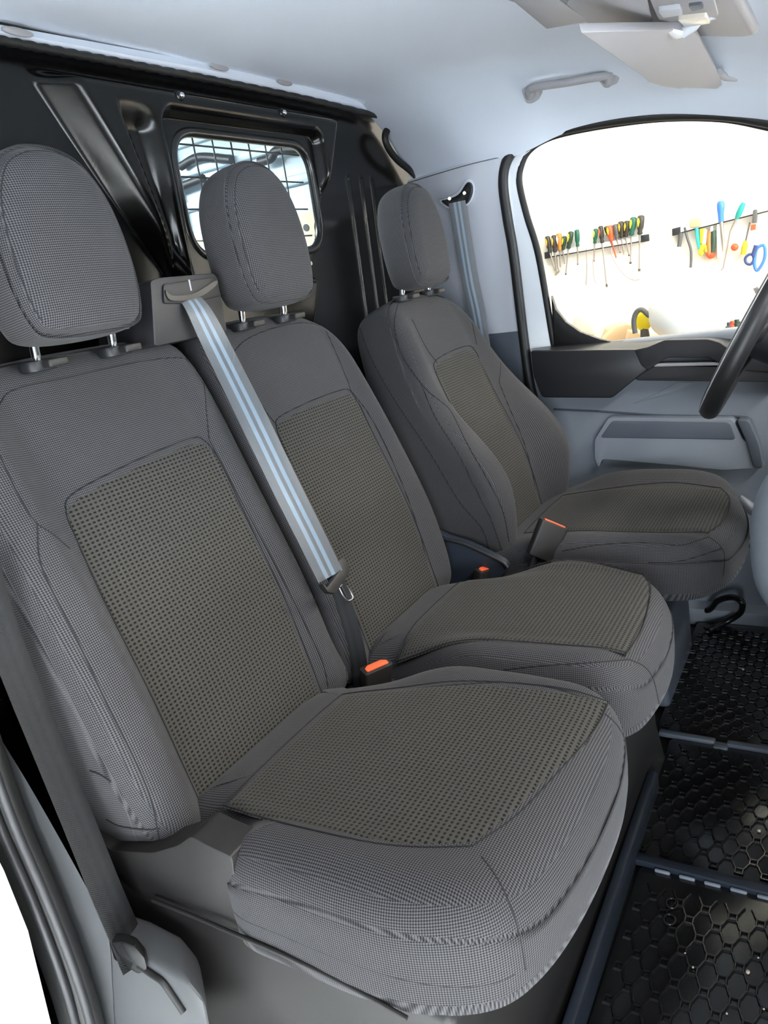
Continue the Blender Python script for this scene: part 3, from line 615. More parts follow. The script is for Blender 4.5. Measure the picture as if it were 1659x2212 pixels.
# ================================================================ roof fittings
def slabz(name, L, z, dz, m, parent, bev=.006, r=.02, zf=None, seg=3):
    P = [at(a, b, 'z', z if zf is None else zf(a, b)) for a, b in L]; n = rnd(P, r, 4)
    return prism(name, n, (0, 0, dz), m, parent, bev, seg)
oc = empty('overhead_console', (.9, -.45, 1.40), 'light grey overhead console with storage bins and map lamp at the top edge', 'console')
PO = rnd([(.42, -.285, 1.452), (.78, -.300, 1.452), (1.03, -.385, 1.434), (1.13, -.50, 1.405), (1.13, -.64, 1.365), (.42, -.64, 1.365)], .05, 5)
prism('console_body', PO, (0, 0, .05), MT['light_plastic'], oc, .012, 3)
def onc(L): return [np.array(atn(a, b, (.8, -.45, 1.412), nz((0, .33, -1)))) for a, b in L]
for L, nm, m, t in (([(1080, -30), (1180, 55), (1272, 38), (1165, -40)], 'storage_bin', 'light_plastic', .006), ([(1222, 0), (1285, 52), (1410, 46), (1395, -30), (1240, -30)], 'storage_bin', 'light_plastic', .006),
                    ([(1425, 42), (1552, 26), (1540, -20), (1400, -20)], 'lamp_panel', 'light_plastic', .006)):
    o = prism(nm, rnd(onc(L), .01, 3), (0, 0, -t), MT[m], oc, .003, 2)
mat('lamp_lens', (.85, .80, .70), .15)
prism('lamp_lens', rnd(onc([(1463, 24), (1526, 16), (1534, 32), (1478, 40)]), .006, 3), (0, 0, -.012), MT['lamp_lens'], oc, .003)
prism('lamp_switch', rnd(onc([(1420, 4), (1468, -3), (1475, 12), (1432, 20)]), .006, 3), (0, 0, -.012), MT['pillar_plastic'], oc, .003)
prism('lamp_switch', rnd(onc([(1486, -4), (1516, -8), (1520, 2), (1494, 8)]), .006, 3), (0, 0, -.010), MT['midgrey_plastic'], oc, .002)
sv = empty('sun_visor', (1.2, -.48, 1.38), 'light grey driver sun visor tilted down in front of the roof lining', 'sun visor')
vn = nz((0, .19, -1.))
VL = [atn(a, b, (1.2, -.556, 1.372), nz((.0, .20, 1.))) for a, b in [(1252, 70), (1493, 64), (1508, 78), (1558, 172), (1560, 184), (1548, 192), (1478, 190), (1466, 192), (1428, 186), (1402, 178), (1390, 166)]]
prism('visor_board', rnd(VL, .012, 4), (0, .003, .013), MT['light_plastic'], sv, .005, 3)
q0 = atn(1500, 66, (1.2, -.556, 1.372), nz((.0, .20, 1.))); q1 = atn(1560, 172, (1.2, -.556, 1.372), nz((.0, .20, 1.)))
tube('pivot_rod', [q1+[-.05, 0, .008], q1+[.02, -.004, .006], atn(1592, 168, (1.2, -.57, 1.372), (0, .2, 1.))], .0075, MT['light_plastic'], sv, 10)
c0 = atn(1472, 68, (1.2, -.556, 1.372), nz((.0, .20, 1.)))
tube('visor_clip', cr([c0+[0, 0, -.002], c0+[.0, -.012, .002], c0+[.015, -.035, .012], c0+[.05, -.06, .02]], 5), [.009]*8+[.006]*8, MT['pillar_plastic'], sv, 10)
tube('clip_pad', [c0+[-.03, .012, .0], c0+[.0, .004, -.003], c0+[.03, .0, .0]], [.006, .012, .006], MT['white_paint'], sv, 10, flat=((0, 0, 1), .5))
gh = empty('grab_handle', (1.47, -.18, 1.43), 'light grey roof grab handle above the far door window', 'handle')
HP = [at(1146, 212, 'x', 1.50), at(1146, 196, 'x', 1.475), at(1160, 188, 'x', 1.46), at(1230, 177, 'x', 1.455), at(1290, 166, 'x', 1.46), at(1312, 165, 'x', 1.475), at(1312, 178, 'x', 1.50)]
tube('grip', cr(HP, 6), [.013]*7+[.0095]*23+[.013]*7, MT['light_plastic'], gh, 12)
def foot(L): prism('handle_foot', rnd([at(a, b, 'x', 1.485) for a, b in L], .008, 4), (.035, 0, .02), MT['light_plastic'], gh, .004)
foot([(1125, 192), (1160, 186), (1166, 200), (1166, 214), (1150, 224), (1136, 224)])
foot([(1288, 166), (1325, 154), (1335, 170), (1334, 180), (1318, 187), (1302, 187)])
hk = at(1258, 103, 'x', 1.42); 
hk_ = tag(tube('coat_hook', cr([hk+[0, .025, .004], hk+[0, .02, -.006], hk+[0, 0, -.008], hk+[0, -.02, -.006], hk+[0, -.025, .004]], 4), .004, MT['light_plastic'], None, 8), 'tiny folded grey hook in the roof lining above the grab handle', 'hook')
# ================================================================ belt housing, belts and buckles
bh = bpy.data.objects.new('belt_housing', None); COL.objects.link(bh); bh.parent = bench; bh.location = (.04, .45, 1.02)
yb = .195
fo_ = [at(a, b, 'y', yb) for a, b in rnd([(325, 607), (340, 600), (462, 590), (470, 600), (491, 716), (340, 747), (334, 745)], 6, 3)]
bm = bmesh.new(); n = len(fo_); cf = np.mean(fo_, 0)
fo2 = [np.array(p)+np.array([0, .135, -.01])+(np.array([cf[0]+.0, 0, cf[2]])-np.array([p[0], 0, p[2]]))*-.04 for p in fo_]
a_ = [bm.verts.new(p) for p in fo_]; b_ = [bm.verts.new(p) for p in fo2]
bm.faces.new(a_); bm.faces.new(b_[::-1])
for i in range(n): bm.faces.new([a_[i], b_[i], b_[(i+1) % n], a_[(i+1) % n]])
bevel_all(bm, .006, 3); bm_obj('housing_body', bm, MT['dark_plastic'], bh)
prism('outlet_panel', rnd([at(a, b, 'y', yb-.0005) for a, b in [(350, 614), (460, 599), (476, 640), (402, 656), (352, 656)]], .006, 3), (0, -.0035, 0), MT['trim_plastic'], bh, .0015)
sl = [at(a, b, 'y', yb-.004) for a, b in cr([(356, 627), (368, 638), (400, 638), (425, 630), (462, 607), (466, 615), (440, 636), (410, 648), (370, 650), (358, 640)], 4, True)]
prism('belt_slot', sl, (0, -.003, 0), MT['black_gloss'], bh, .0)
tube('panel_rib', [at(408, 604, 'y', yb-.004), at(413, 628, 'y', yb-.004)], .0018, MT['light_plastic'], bh, 6)
tube('edge_line', [at(329, 618, 'y', yb+.02), at(336, 744, 'y', yb+.02)], .0014, MT['trim_plastic'], bh, 6)
sb = empty('seat_belt', (.5, .1, .8), 'grey seat belt hanging across the bench from the housing between the head restraints', 'seat belt')
bp = [at(408, 640, 'y', .197), at(430, 672, 'y', .180)]+[atn(a, b, BK.w(0, 0, c), BK.N) for a, b, c in ((475, 760, .035), (545, 900, .06), (615, 1045, .07), (675, 1165, .075), (714, 1245, .075))]
ribbon('webbing', bp, [(1, -.05, 0), (1, -.2, 0), (.85, -.5, 0), (.75, -.65, 0), (.72, -.68, 0), (.75, -.65, 0), (.8, -.6, 0)], MT['webbing'], sb, .049)
P5 = [atn(a, b, BK.w(0, 0, c), BK.N) for a, b, c in ((722, 1240, .07), (748, 1320, .055), (768, 1390, .04), (778, 1450, .02), (782, 1500, .0))]
ribbon('lower_webbing', P5, [(.45, -.85, .2)]*5, MT['webbing_dark'], sb, .030)
def onb(L, c=.078): return [atn(a, b, BK.w(0, 0, c), BK.N) for a, b in L]
tg = prism('tongue', rnd(onb([(686, 1262), (698, 1272), (726, 1234), (722, 1212), (734, 1209), (746, 1222), (746, 1240), (716, 1284), (700, 1282)]), .003, 3), BK.N*.010, MT['trim_plastic'], sb, .003)
tube('tongue_loop', cr(onb([(733, 1268), (742, 1262), (752, 1270), (762, 1290), (752, 1298), (742, 1288), (733, 1270)], .072), 4), .0018, MT['steel'], tg, 8)
prism('tongue_plate', rnd(onb([(734, 1264), (744, 1262), (760, 1292), (750, 1298)], .070), .002, 2), BK.N*.0018, MT['dark_plastic'], tg, .0005)
def buckle(loc, rot, label, s=1.0, stalk=None, wear='orange'):
    b = empty('belt_buckle', loc, label, 'buckle')
    R = Matrix.Rotation(rot[2], 3, 'Z') @ Matrix.Rotation(rot[1], 3, 'Y') @ Matrix.Rotation(rot[0], 3, 'X'); R = np.array(R)
    def tr(P): return [np.array(loc)+R@(np.array(p)*s) for p in P]
    L = rnd([(-.030, -.013), (.030, -.013), (.030, .013), (-.030, .013)], .006, 3)
    bm = bmesh.new(); lo = [bm.verts.new(p) for p in tr([(x*.86, y*.86, -.045) for x, y in L])]; hi = [bm.verts.new(p) for p in tr([(x, y, .030) for x, y in L])]
    n = len(L); bm.faces.new(lo[::-1]); bm.faces.new(hi)
    for i in range(n): bm.faces.new([lo[i], lo[(i+1) % n], hi[(i+1) % n], hi[i]])
    bevel_all(bm, .003*s, 2, 50); bm_obj('buckle_body', bm, MT['trim_plastic'], b)
    L2 = rnd([(-.023, -.0075), (.023, -.0075), (.023, .002), (.014, .0075), (-.014, .0075), (-.023, .002)], .002, 2)
    prism('release_button', tr([(x, y, .0295) for x, y in L2]), R@np.array([0, 0, .003*s]), MT['orange'], b, .0008)
    if stalk is not None: tube('buckle_stalk', cr([tr([(0, 0, -.04)])[0]]+stalk, 5), .013, MT['dark_plastic'], b, 10, flat=((0, 1, 0), .5))
    return b
r_ = math.radians
buckle(at(813, 1466, 'x', .480), (r_(14), r_(0), r_(-28)), 'seat belt buckle with orange button standing between the two bench cushions', 1.0, [at(815, 1468, 'x', .482)+np.array([0, .02, -.10])])
buckle(at(1043, 1262, 'x', .955)+np.array([0, -.004, .012]), (r_(14), r_(8), r_(-20)), 'seat belt buckle with orange button beside the far end of the bench cushion', .98, [at(1043, 1265, 'x', .962)+np.array([0, .02, -.10])])
buckle(at(1183, 1160, 'x', 1.0), (r_(-6), r_(32), r_(-55)), 'tilted seat belt buckle on a stalk resting against the driver seat cushion', 1.12, [at(1160, 1195, 'x', .985), at(1130, 1240, 'x', .965)+np.array([0, 0, -.03])])
# far belt on the pillar
fb = empty('seat_belt', (1.66, .12, 1.1), 'grey seat belt hanging down the far pillar from its black guide', 'seat belt')
xg = 1.628
def onx(L, x=xg): return [at(a, b, 'x', x) for a, b in L]
gd = prism('belt_guide', onx(cr([(953, 434), (968, 430), (990, 420), (1004, 400), (1012, 393), (1018, 402), (1017, 420), (1006, 440), (985, 444), (968, 446)], 4, True)), (.018, 0, 0), MT['black_gloss'], fb, .002)
prism('guide_recess', onx(cr([(948, 434), (966, 427), (988, 414), (1002, 392), (1013, 386), (1023, 400), (1021, 424), (1008, 444), (985, 450), (964, 450)], 4, True), xg+.012), (.012, 0, 0), MT['pillar_plastic'], fb, .003)
for a, b in ((971, 429), (1003, 417)): tube('guide_rivet', onx([(a, b)], xg-.002)+onx([(a, b)], xg+.004), .004, MT['chrome'], gd, 10)
ribbon('webbing', [at(987, 436, 'x', 1.622), at(1000, 520, 'x', 1.63), at(1015, 610, 'x', 1.63), at(1030, 680, 'x', 1.62), at(1046, 780, 'x', 1.60), at(1060, 880, 'x', 1.58)], [(.25, -1, 0)]*6, MT['webbing'], fb, .049)
# near belt
nb = empty('seat_belt', (-.08, .05, .5), 'black seat belt running down beside the near edge of the bench', 'seat belt')
npb = [at(-40, 1215, 'x', -.075), at(0, 1350, 'x', -.075), at(50, 1480, 'x', -.075), at(115, 1640, 'x', -.075), at(180, 1800, 'x', -.075), at(232, 1930, 'x', -.08), at(275, 2030, 'x', -.083), at(298, 2085, 'x', -.090)]
ribbon('webbing', npb, [(1, .15, 0)]*8, MT['webbing_dark'], nb, .046)
prism('slide_guide', npz(rnd([(236, 2036), (262, 2034), (290, 2044), (312, 2070), (318, 2096), (300, 2106), (246, 2074)], 6, 3), -.104), (.012, .01, 0), MT['black_gloss'], nb, .002)
# ================================================================ seat bases
bb = bench
prism('plinth', [(-.030, -.02, -.01), (-.030, .12, .30), (-.030, .10, .325), (-.030, -.02, .322), (-.030, -.25, .325), (-.030, -.44, .312), (-.030, -.445, .08), (-.030, -.462, -.01)], (.96, 0, 0), MT['trim_plastic'], bb, .012, 3)
SP = [(196, 1800), (240, 1838), (330, 1842), (385, 1826), (412, 1806), (440, 1822), (500, 1850), (510, 1920), (520, 2010), (480, 1998), (400, 1962), (338, 1935), (322, 1944), (290, 1925), (236, 1870), (205, 1830)]
prism('recliner_cover', [at(a, b, 'x', -.030) for a, b in rnd(SP, 8, 3)], (.05, 0, 0), MT['trim_plastic'], bb, .008, 3)
tube('shell_edge', cr([at(a, b, 'x', -.040) for a, b in ((330, 1945), (400, 1972), (500, 2014), (600, 2056), (700, 2103), (800, 2155), (880, 2200))], 6), .0028, MT['trim_plastic'], bb, 8)
prism('foot_flange', rnd([(.05, -.462, -.01), (.82, -.450, -.01), (.82, -.450, .03), (.80, -.452, .05), (.05, -.462, .05)], .006, 2), (0, -.018, 0), MT['blue_grey_plastic'], bb, .006)
prism('side_cover', [at(a, b, 'x', .955) for a, b in rnd([(925, 1140), (965, 1160), (1010, 1174), (1060, 1198), (1092, 1216), (1098, 1230), (1062, 1262), (1040, 1300), (925, 1320)], 8, 3)], (.020, 0, 0), MT['blue_grey_plastic'], bb, .006, 3)
tube('cover_rim', cr([at(a, b, 'x', .955) for a, b in ((950, 1162), (1000, 1174), (1050, 1196), (1085, 1214), (1096, 1226))], 5), .005, MT['dark_plastic'], bb, 8)
db_ = drv
prism('pedestal', rnd([(1.02, -.37, -.01), (1.43, -.37, -.01), (1.43, -.37, .20), (1.41, -.37, .325), (1.02, -.37, .325)], .03, 4), (0, .37, 0), MT['blue_grey_plastic'], db_, .014, 3)
prism('front_cover', rnd([(1.12, -.432, -.01), (1.445, -.432, -.01), (1.45, -.425, .175), (1.44, -.425, .19), (1.12, -.425, .19)], .02, 4), (0, .055, 0), MT['midgrey_plastic'], db_, .012, 3)
tube('adjust_lever', cr([at(1190, 1062, 'x', 1.56), at(1215, 1075, 'x', 1.56), at(1240, 1070, 'x', 1.56)], 4), .012, MT['midgrey_plastic'], db_, 8)
# ================================================================ rubber floor mats
def matpart(name, x0, x1, y0, y1, a, b, label, parent_z=.0, holes=()):
    t = empty(name, ((x0+x1)/2, (y0+y1)/2, -.02), label, 'floor mat', None)
    prism('mat_base', rnd([(x0, y0, -.020), (x1, y0, -.020), (x1, y1, -.020), (x0, y1, -.020)], .02, 4), (0, 0, .017), MT['mat_rubber'], t, .003)
    V = []; F = []; s = .0060; w = .0015; h = .0045; zb = -.0035
    def bar(p, q):
        p = np.array(p); q = np.array(q); d = nz(q-p); n = np.array([-d[1], d[0]])*w; k = len(V)
        for c in (p-d*w-n*1.5, q+d*w-n*1.5, q+d*w+n*1.5, p-d*w+n*1.5): V.append((c[0], c[1], zb))
        for c in (p-n*.6, q-n*.6, q+n*.6, p+n*.6): V.append((c[0], c[1], zb+h))
        F.extend([[k+4, k+5, k+6, k+7], [k, k+1, k+5, k+4], [k+1, k+2, k+6, k+5], [k+2, k+3, k+7, k+6], [k+3, k, k+4, k+7]])
    sb_ = s*b/a*.72
    for i in range(int((y1-y0-.03)/a)):
        for j in range(int((x1-x0-.04)/b)):
            if (i+j) % 2: continue
            x = x0+.024+j*b; y = y1-.018-i*a
            if y < y0+.02: continue
            bar((x-sb_, y-s), (x-sb_, y+s)); bar((x+sb_, y-s), (x+sb_, y+s)); bar((x-sb_, y-s), (x+sb_, y-s)); bar((x-sb_, y+s), (x+sb_, y+s))
            for dy in (-1, 1):
                if x+b < x1-.012 and y0+.02 < y+dy*a < y1-.01: 
                    m1 = (x+b*.38, y+dy*s*1.5); m2 = (x+b*.62, y+dy*(a-s*1.5)); bar((x+sb_, y+dy*s), m1); bar(m1, m2); bar(m2, (x+b-sb_, y+dy*(a-s)))
    o = mo('honeycomb_ribs', V, F, MT['mat_rubber'], t, False); o['kind'] = 'stuff'
    return t
mm = grain(mat('mat_rubber', (.011, .011, .011), .20, 0, .6), 300, .06, .0008, .1)
fm1 = matpart('floor_mat', .16, .600, -1.05, -.478, .0205, .0315, 'black honeycomb rubber floor mat nearest the camera at the lower right')
fm2 = matpart('floor_mat', .612, 1.004, -1.05, -.455, .0205, .029, 'middle black honeycomb rubber floor mat between the two cross bars')
fm3 = matpart('floor_mat', 1.018, 1.595, -1.05, -.420, .0205, .026, 'farthest black honeycomb rubber floor mat in front of the driver seat')
def barx(name, p, q, w, h, m, parent): 
    p = np.array(p); q = np.array(q); d = nz(q-p); n = np.array([-d[1], d[0], 0])*w/2
    return prism(name, [p-n, q-n, q+n, p+n], (0, 0, h), m, parent, .003)
barx('end_bar', (.605, -.470, -.006), (.598, -1.05, -.006), .020, .014, MT['blue_grey_plastic'], fm1)
barx('end_bar', (1.010, -.430, -.006), (1.008, -.548, -.006), .016, .012, MT['midgrey_plastic'], fm2)
barx('end_bar', (1.008, -.572, -.006), (1.006, -1.05, -.006), .016, .012, MT['midgrey_plastic'], fm2)
barx('joint_tab', (1.000, -.546, -.006), (.999, -.576, -.006), .024, .007, MT['midgrey_plastic'], fm2)
for i in range(14): barx('bar_tooth', (.590, -.505-i*.041, -.004), (.590, -.532-i*.041, -.004), .006, .007, MT['grey_plastic'], fm1)
for a, b in ((1451, 1951), (1446, 1986)):
    p = at(a, b, 'z', .0); ring_tube('mat_eyelet', [p+np.array([.011*math.cos(t), .009*math.sin(t), 0]) for t in np.linspace(0, 2*math.pi, 20, endpoint=False)], .0022, MT['mat_rubber'], fm1, 6)
gv = [(1615, 2100), (1640, 1795), (1605, 1446), (1570, 2190), (1497, 2090), (1650, 2180), (1480, 2060), (1638, 2070)]
GL_ = ['large pale crumb of grit on the near mat close to the right photo edge', 'pale crumb of grit on the middle mat just before the cross bar', 'lone pale crumb of grit on the farthest mat', 'tiny crumb of grit at the bottom of the near mat', 'tiny crumb of grit left of the large crumb on the near mat', 'tiny crumb of grit at the lower right corner of the near mat', 'leftmost tiny crumb of grit on the near mat', 'tiny crumb of grit just above the large crumb on the near mat']
for k, (a, b) in enumerate(gv):
    p = at(a, b, 'z', .0)+np.array([0, 0, .0005]); r = .0026 if k in (0, 1, 2) else .0013
    bm = bmesh.new(); bmesh.ops.create_icosphere(bm, subdivisions=2, radius=r)
    for v in bm.verts: v.co = v.co*(1+.35*random.random()); v.co = Vector(v.co)+Vector(p)
    MT.get('grit') or mat('grit', (.55, .45, .36), .8)
    tag(bm_obj('grit_crumb', bm, MT['grit']), GL_[k], 'crumb', 'grit crumbs on the floor mats')
lp = tag(tube('rubber_loop', cr([at(a, b, 'z', z) for a, b, z in ((1490, 1322, .01), (1530, 1318, .03), (1550, 1298, .07), (1580, 1290, .09), (1602, 1300, .09), (1600, 1322, .05), (1575, 1340, .02), (1548, 1352, .008), (1530, 1362, .004))], 6), .009, MT['black_gloss'], None, 10), 'black rubber loop lying on the far floor mat by the driver seat', 'strap')
# ================================================================ steering wheel, column and dashboard
ds = empty('dashboard', (.9, -.9, .5), 'grey dashboard with gear pod and black leather steering wheel at the right edge', 'dashboard')
sw = bpy.data.objects.new('steering_wheel', None); COL.objects.link(sw); sw.parent = ds; sw.location = (.35, .3, .35)
e2 = nz((0, -.47, .88)); e1 = np.array([1., 0, 0]); pn = np.cross(e1, e2)
bot = at(1537, 880, 'x', 1.25); R0 = .187; cw_ = bot+e2*R0
T_ = np.linspace(0, 2*math.pi, 80, endpoint=False)
ring_tube('rim', [cw_+R0*(e1*math.cos(t)+e2*math.sin(t)) for t in T_], .021, MT['leather'], sw, 16)
ring_tube('rim_seam', [cw_+(R0+.0135)*(e1*math.cos(t)+e2*math.sin(t))+pn*.0165*(1 if pn[1] > 0 else -1) for t in T_], .0014, MT['light_plastic'], sw, 6)
for t in (math.pi+.1, -.1, -math.pi/2):
    a = cw_+(R0-.012)*(e1*math.cos(t)+e2*math.sin(t)); tube('spoke', [a, cw_+.05*(e1*math.cos(t)+e2*math.sin(t))+np.array([0, -.02, 0])], [.014, .024], MT['black_gloss'], sw, 10, flat=(pn, .5))
hubm = cw_+np.array([0, -.03, -.015]); tube('hub', [hubm+pn*.03*(-1 if pn[1] > 0 else 1)*-1, hubm+np.array([0, -.03, -.01])], [.06, .065], MT['dark_plastic'], sw, 24)
sc = bpy.data.objects.new('steering_shroud', None); COL.objects.link(sc); sc.parent = ds; sc.location = (.35, .15, .25)
tube('shroud', [cw_+np.array([0, -.05, -.03]), cw_+np.array([0, -.16, -.10]), cw_+np.array([0, -.34, -.18])], [.045, .060, .075], MT['blue_grey_plastic'], sc, 16)
tube('column_lever', cr([cw_+np.array([-.05, -.09, -.05]), cw_+np.array([-.12, -.09, -.07]), cw_+np.array([-.20, -.085, -.085])], 4), [.010]*5+[.014]*4, MT['black_gloss'], sc, 10)
def egg(name, c, r, m, parent, pw=2.6):
    V = []; F = []; nu, nv = 40, 24
    sg = lambda v, p: math.copysign(abs(v)**p, v)
    for j in range(nv+1):
        f = -math.pi/2+math.pi*j/nv
        for i in range(nu):
            t = 2*math.pi*i/nu; p = 2/pw
            V.append((c[0]+r[0]*sg(math.cos(f), p)*sg(math.cos(t), p), c[1]+r[1]*sg(math.cos(f), p)*sg(math.sin(t), p), c[2]+r[2]*sg(math.sin(f), p)))
    for j in range(nv):
        for i in range(nu): F.append([j*nu+i, j*nu+(i+1) % nu, (j+1)*nu+(i+1) % nu, (j+1)*nu+i])
    return mo(name, V, F, m, parent)
egg('gear_pod', (.96, -.770, .50), (.16, .140, .16), MT['grey_plastic'], ds)
egg('pod_cap', (.99, -.775, .715), (.12, .115, .085), MT['midgrey_plastic'], ds)
egg('centre_stack', (.93, -.87, .24), (.15, .19, .33), MT['grey_plastic'], ds, 3.5)
box('dashboard_top', (.75, -1.18, .74), (1.75, .50, .22), MT['dark_plastic'], ds, .06, 4)
box('dashboard_lower', (.75, -1.20, .45), (1.75, .40, .5), MT['midgrey_plastic'], ds, .05, 3)
pd_ = empty('brake_pedal', (1.3, -.62, .2), 'metal pedal with rubber pad glimpsed between driver cushion and gear pod', 'pedal')
pa = at(1606, 1180, 'x', 1.40); box('pedal_pad', pa, (.055, .012, .05), MT['midgrey_plastic'], pd_, .003, rot=Matrix.Rotation(.5, 4, 'X'))
tube('pedal_arm', [pa+[0, -.01, 0], pa+[0, -.06, .12], pa+[0, -.12, .22]], .008, MT['dark_plastic'], pd_, 8)
bx = at(1613, 1090, 'x', 1.45); tag(box('fuse_bracket', bx, (.02, .05, .03), MT['steel'], None, .002, rot=Matrix.Rotation(.6, 4, 'X')), 'small metal bracket beside the driver cushion near the door', 'bracket')
# windscreen pillar and cowl, outside the frame
st(tube('trim_5', [(1.66, -.70, 1.25), (1.60, -1.10, 1.02), (1.56, -1.45, .78)], .035, MT['light_plastic'], None, 10))
st(tube('trim_6', [(-.15, -.75, 1.23), (-.13, -1.10, 1.02), (-.10, -1.45, .78)], .035, MT['light_plastic'], None, 10))
# ================================================================ workshop seen through the driver window
WX = 3.2
mat('workshop_wall', (.86, .83, .77), .7); mat('workshop_floor', (.38, .38, .37), .5)
st(box('wall_workshop', (WX+.06, -.8, 1.0), (.12, 9, 3.6), MT['workshop_wall'], None, .0))
st(box('floor_workshop', (.5, -.5, -.72), (9, 9, .06), grain(MT['workshop_floor'], 6, .1, .002, .15), None, .0))
tube('wall_joint', [at(1180+430, 598, 'x', WX), at(1700, 580, 'x', WX)], .004, MT['workshop_wall'], bpy.data.objects['wall_workshop'], 6)
def wp(a, b, off=.03): return at(a, b, 'x', WX-off)
mat('wire_steel', (.42, .38, .34), .45, .6)
mat('tool_white', (.85, .85, .85), .4)
def rack(L, label, ends=True, hh=.026):
    p, q = wp(*L[0], .012), wp(*L[1], .012); t = empty('tool_rail', (p+q)/2, label, 'rail')
    v = np.array([0, 0, hh/2])
    prism('rail_bar', [p-v, q-v, q+v, p+v], (-.010, 0, 0), MT['tool_white'], t, .002)
    tube('magnet_strip', [p-v*.8+[-.011, 0, 0], q-v*.8+[-.011, 0, 0]], .003, MT['rubber'], t, 6)
    for c, s in ((p, 1), (q, -1)):
        if ends or s == 1: d = nz(q-p)*s*.035; prism('end_cap', [c-v*1.15, c+d-v*1.15, c+d+v*1.15, c+v*1.15], (-.013, 0, 0), MT['dark_plastic'], t, .002)
    return t
rack([(1178, 552), (1403, 513)], 'left magnetic tool rail full of screwdrivers on the white wall')
rack([(1453, 502), (1700, 440)], 'right magnetic tool rail holding scissors and picks on the white wall', False)
cols = {'black': (.035, .03, .02), 'green': (.01, .10, .06), 'darkgreen': (.02, .05, .03), 'yellow': (.90, .75, .02), 'amber': (.85, .45, .02), 'red': (.75, .10, .03), 'rust': (.50, .20, .05), 'blue': (.05, .20, .75), 'teal': (.02, .35, .32), 'cyan': (.05, .65, .65), 'navy': (.03, .06, .22), 'grey': (.10, .10, .10), 'wood': (.65, .45, .25), 'white': (.85, .85, .85)}
for k, v in cols.items(): mat('tool_'+k, v, .4)
def screwdriver(top, neck, tip, c1, c2, label, w=.015, tipw=None, name='screwdriver', cat='screwdriver', off=.032, rod='wire_steel'):
    a, b, c = wp(*top, off), wp(*neck, off-.004), wp(*tip, .014)
    t = empty(name, b, label, cat, 'screwdrivers on the left rail' if name == 'screwdriver' and top[0] < 1400 else None)
    d = b-a; P = [a, a+d*.06, a+d*.3, a+d*.62, a+d*.80, a+d*.92, b]
    h = tube('handle', P, [w*.55, w*.92, w, w*.92, w*.62, w*.75, w*.55], MT['tool_'+c1], t, 12)
    if c2: tube('grip_inlay', [a+d*.10+[-w*.5, w*.35, 0], a+d*.3+[-w*.62, w*.4, 0], a+d*.62+[-w*.5, w*.35, 0]], [w*.3, w*.5, w*.3], MT['tool_'+c2], h, 8)
    rr = .0034
    P = [b, b+(c-b)*.9, c]; tube('shaft', P, [rr, rr, rr*1.0], MT[rod], t, 8)
    if tipw: tube('tip', [b+(c-b)*.93, c], [tipw, tipw*.9], MT['tool_grey'], t, 8)
    return t
SD = [((1182, 510), (1188, 546), (1199, 585), 'black', 'amber', 'leftmost black screwdriver with amber inlay on the left rail', .013, None),
      ((1196, 508), (1199, 545), (1202, 592), 'black', 'amber', 'second black and amber screwdriver from the left end of the left rail', .013, None),
      ((1207, 504), (1210, 541), (1211, 577), 'rust', 'white', 'fat rust orange screwdriver with white chevrons on the left rail', .015, None),
      ((1220, 510), (1216, 540), (1220, 570), 'darkgreen', 'yellow', 'short dark screwdriver with yellow back between the rust and the tall yellow one', .011, None),
      ((1234, 500), (1228, 537), (1222, 594), 'darkgreen', 'yellow', 'tall dark screwdriver with yellow inlay and long leaning shaft on the left rail', .014, .004),
      ((1246, 496), (1248, 533), (1248, 572), 'green', None, 'plain green screwdriver standing last of the left group on the left rail', .012, .004),
      ((1287, 494), (1285, 526), (1283, 565), 'green', 'yellow', 'slim green screwdriver with yellow inlay first of the right group', .011, .004),
      ((1297, 488), (1301, 525), (1311, 620), 'black', 'red', 'black screwdriver with dark red cap and the longest shaft', .012, .005),
      ((1308, 489), (1314, 508), (1328, 545), 'black', None, 'small black screwdriver half hidden behind the orange one', .010, None),
      ((1316, 487), (1321, 520), (1331, 557), 'red', 'yellow', 'orange and yellow insulated screwdriver with red shaft', .016, None),
      ((1329, 484), (1333, 516), (1340, 546), 'grey', None, 'grey black screwdriver with flat top right of the orange one', .013, .004),
      ((1341, 478), (1343, 514), (1348, 550), 'black', 'amber', 'black screwdriver with amber spot in the middle of the right group', .014, None),
      ((1355, 477), (1352, 512), (1359, 553), 'black', 'amber', 'black screwdriver with amber stripe left of the bright green one', .014, .004),
      ((1369, 469), (1364, 509), (1362, 570), 'green', 'yellow', 'bright green screwdriver with two yellow inlays near the right end of the left rail', .016, .006),
      ((1385, 465), (1382, 507), (1381, 586), 'black', 'yellow', 'tallest black screwdriver with yellow stripe at the right end of the left rail', .016, .006)]
for s in SD: screwdriver(*s[:5], s[5], s[6], s[7], rod='tool_red' if 'insulated' in s[5] else 'wire_steel')
def rodt(name, px, r, m, label, cat, off=.02): return tag(tube(name, cr([wp(a, b, off) for a, b in px], 5), r, MT[m], None, 8), label, cat)
rodt('hook_pick', [(1267, 534), (1268, 580), (1266, 616)], .0028, 'wire_steel', 'thin straight pick hanging between the two screwdriver groups', 'pick')
rodt('hook_pick', [(1281, 560), (1282, 590), (1285, 606), (1290, 612)], .002, 'wire_steel', 'thin curved wire hook hanging under the slim green screwdriver', 'pick')
rodt('bent_wire', [(1318, 530), (1325, 560), (1345, 590), (1365, 604), (1382, 604)], .002, 'wire_steel', 'long curved wire sagging below the left rail', 'wire')
rodt('curved_pick', [(1205, 548), (1206, 575), (1208, 585), (1199, 594)], .005, 'wire_steel', 'curved steel hook tool under the leftmost screwdrivers', 'pick')
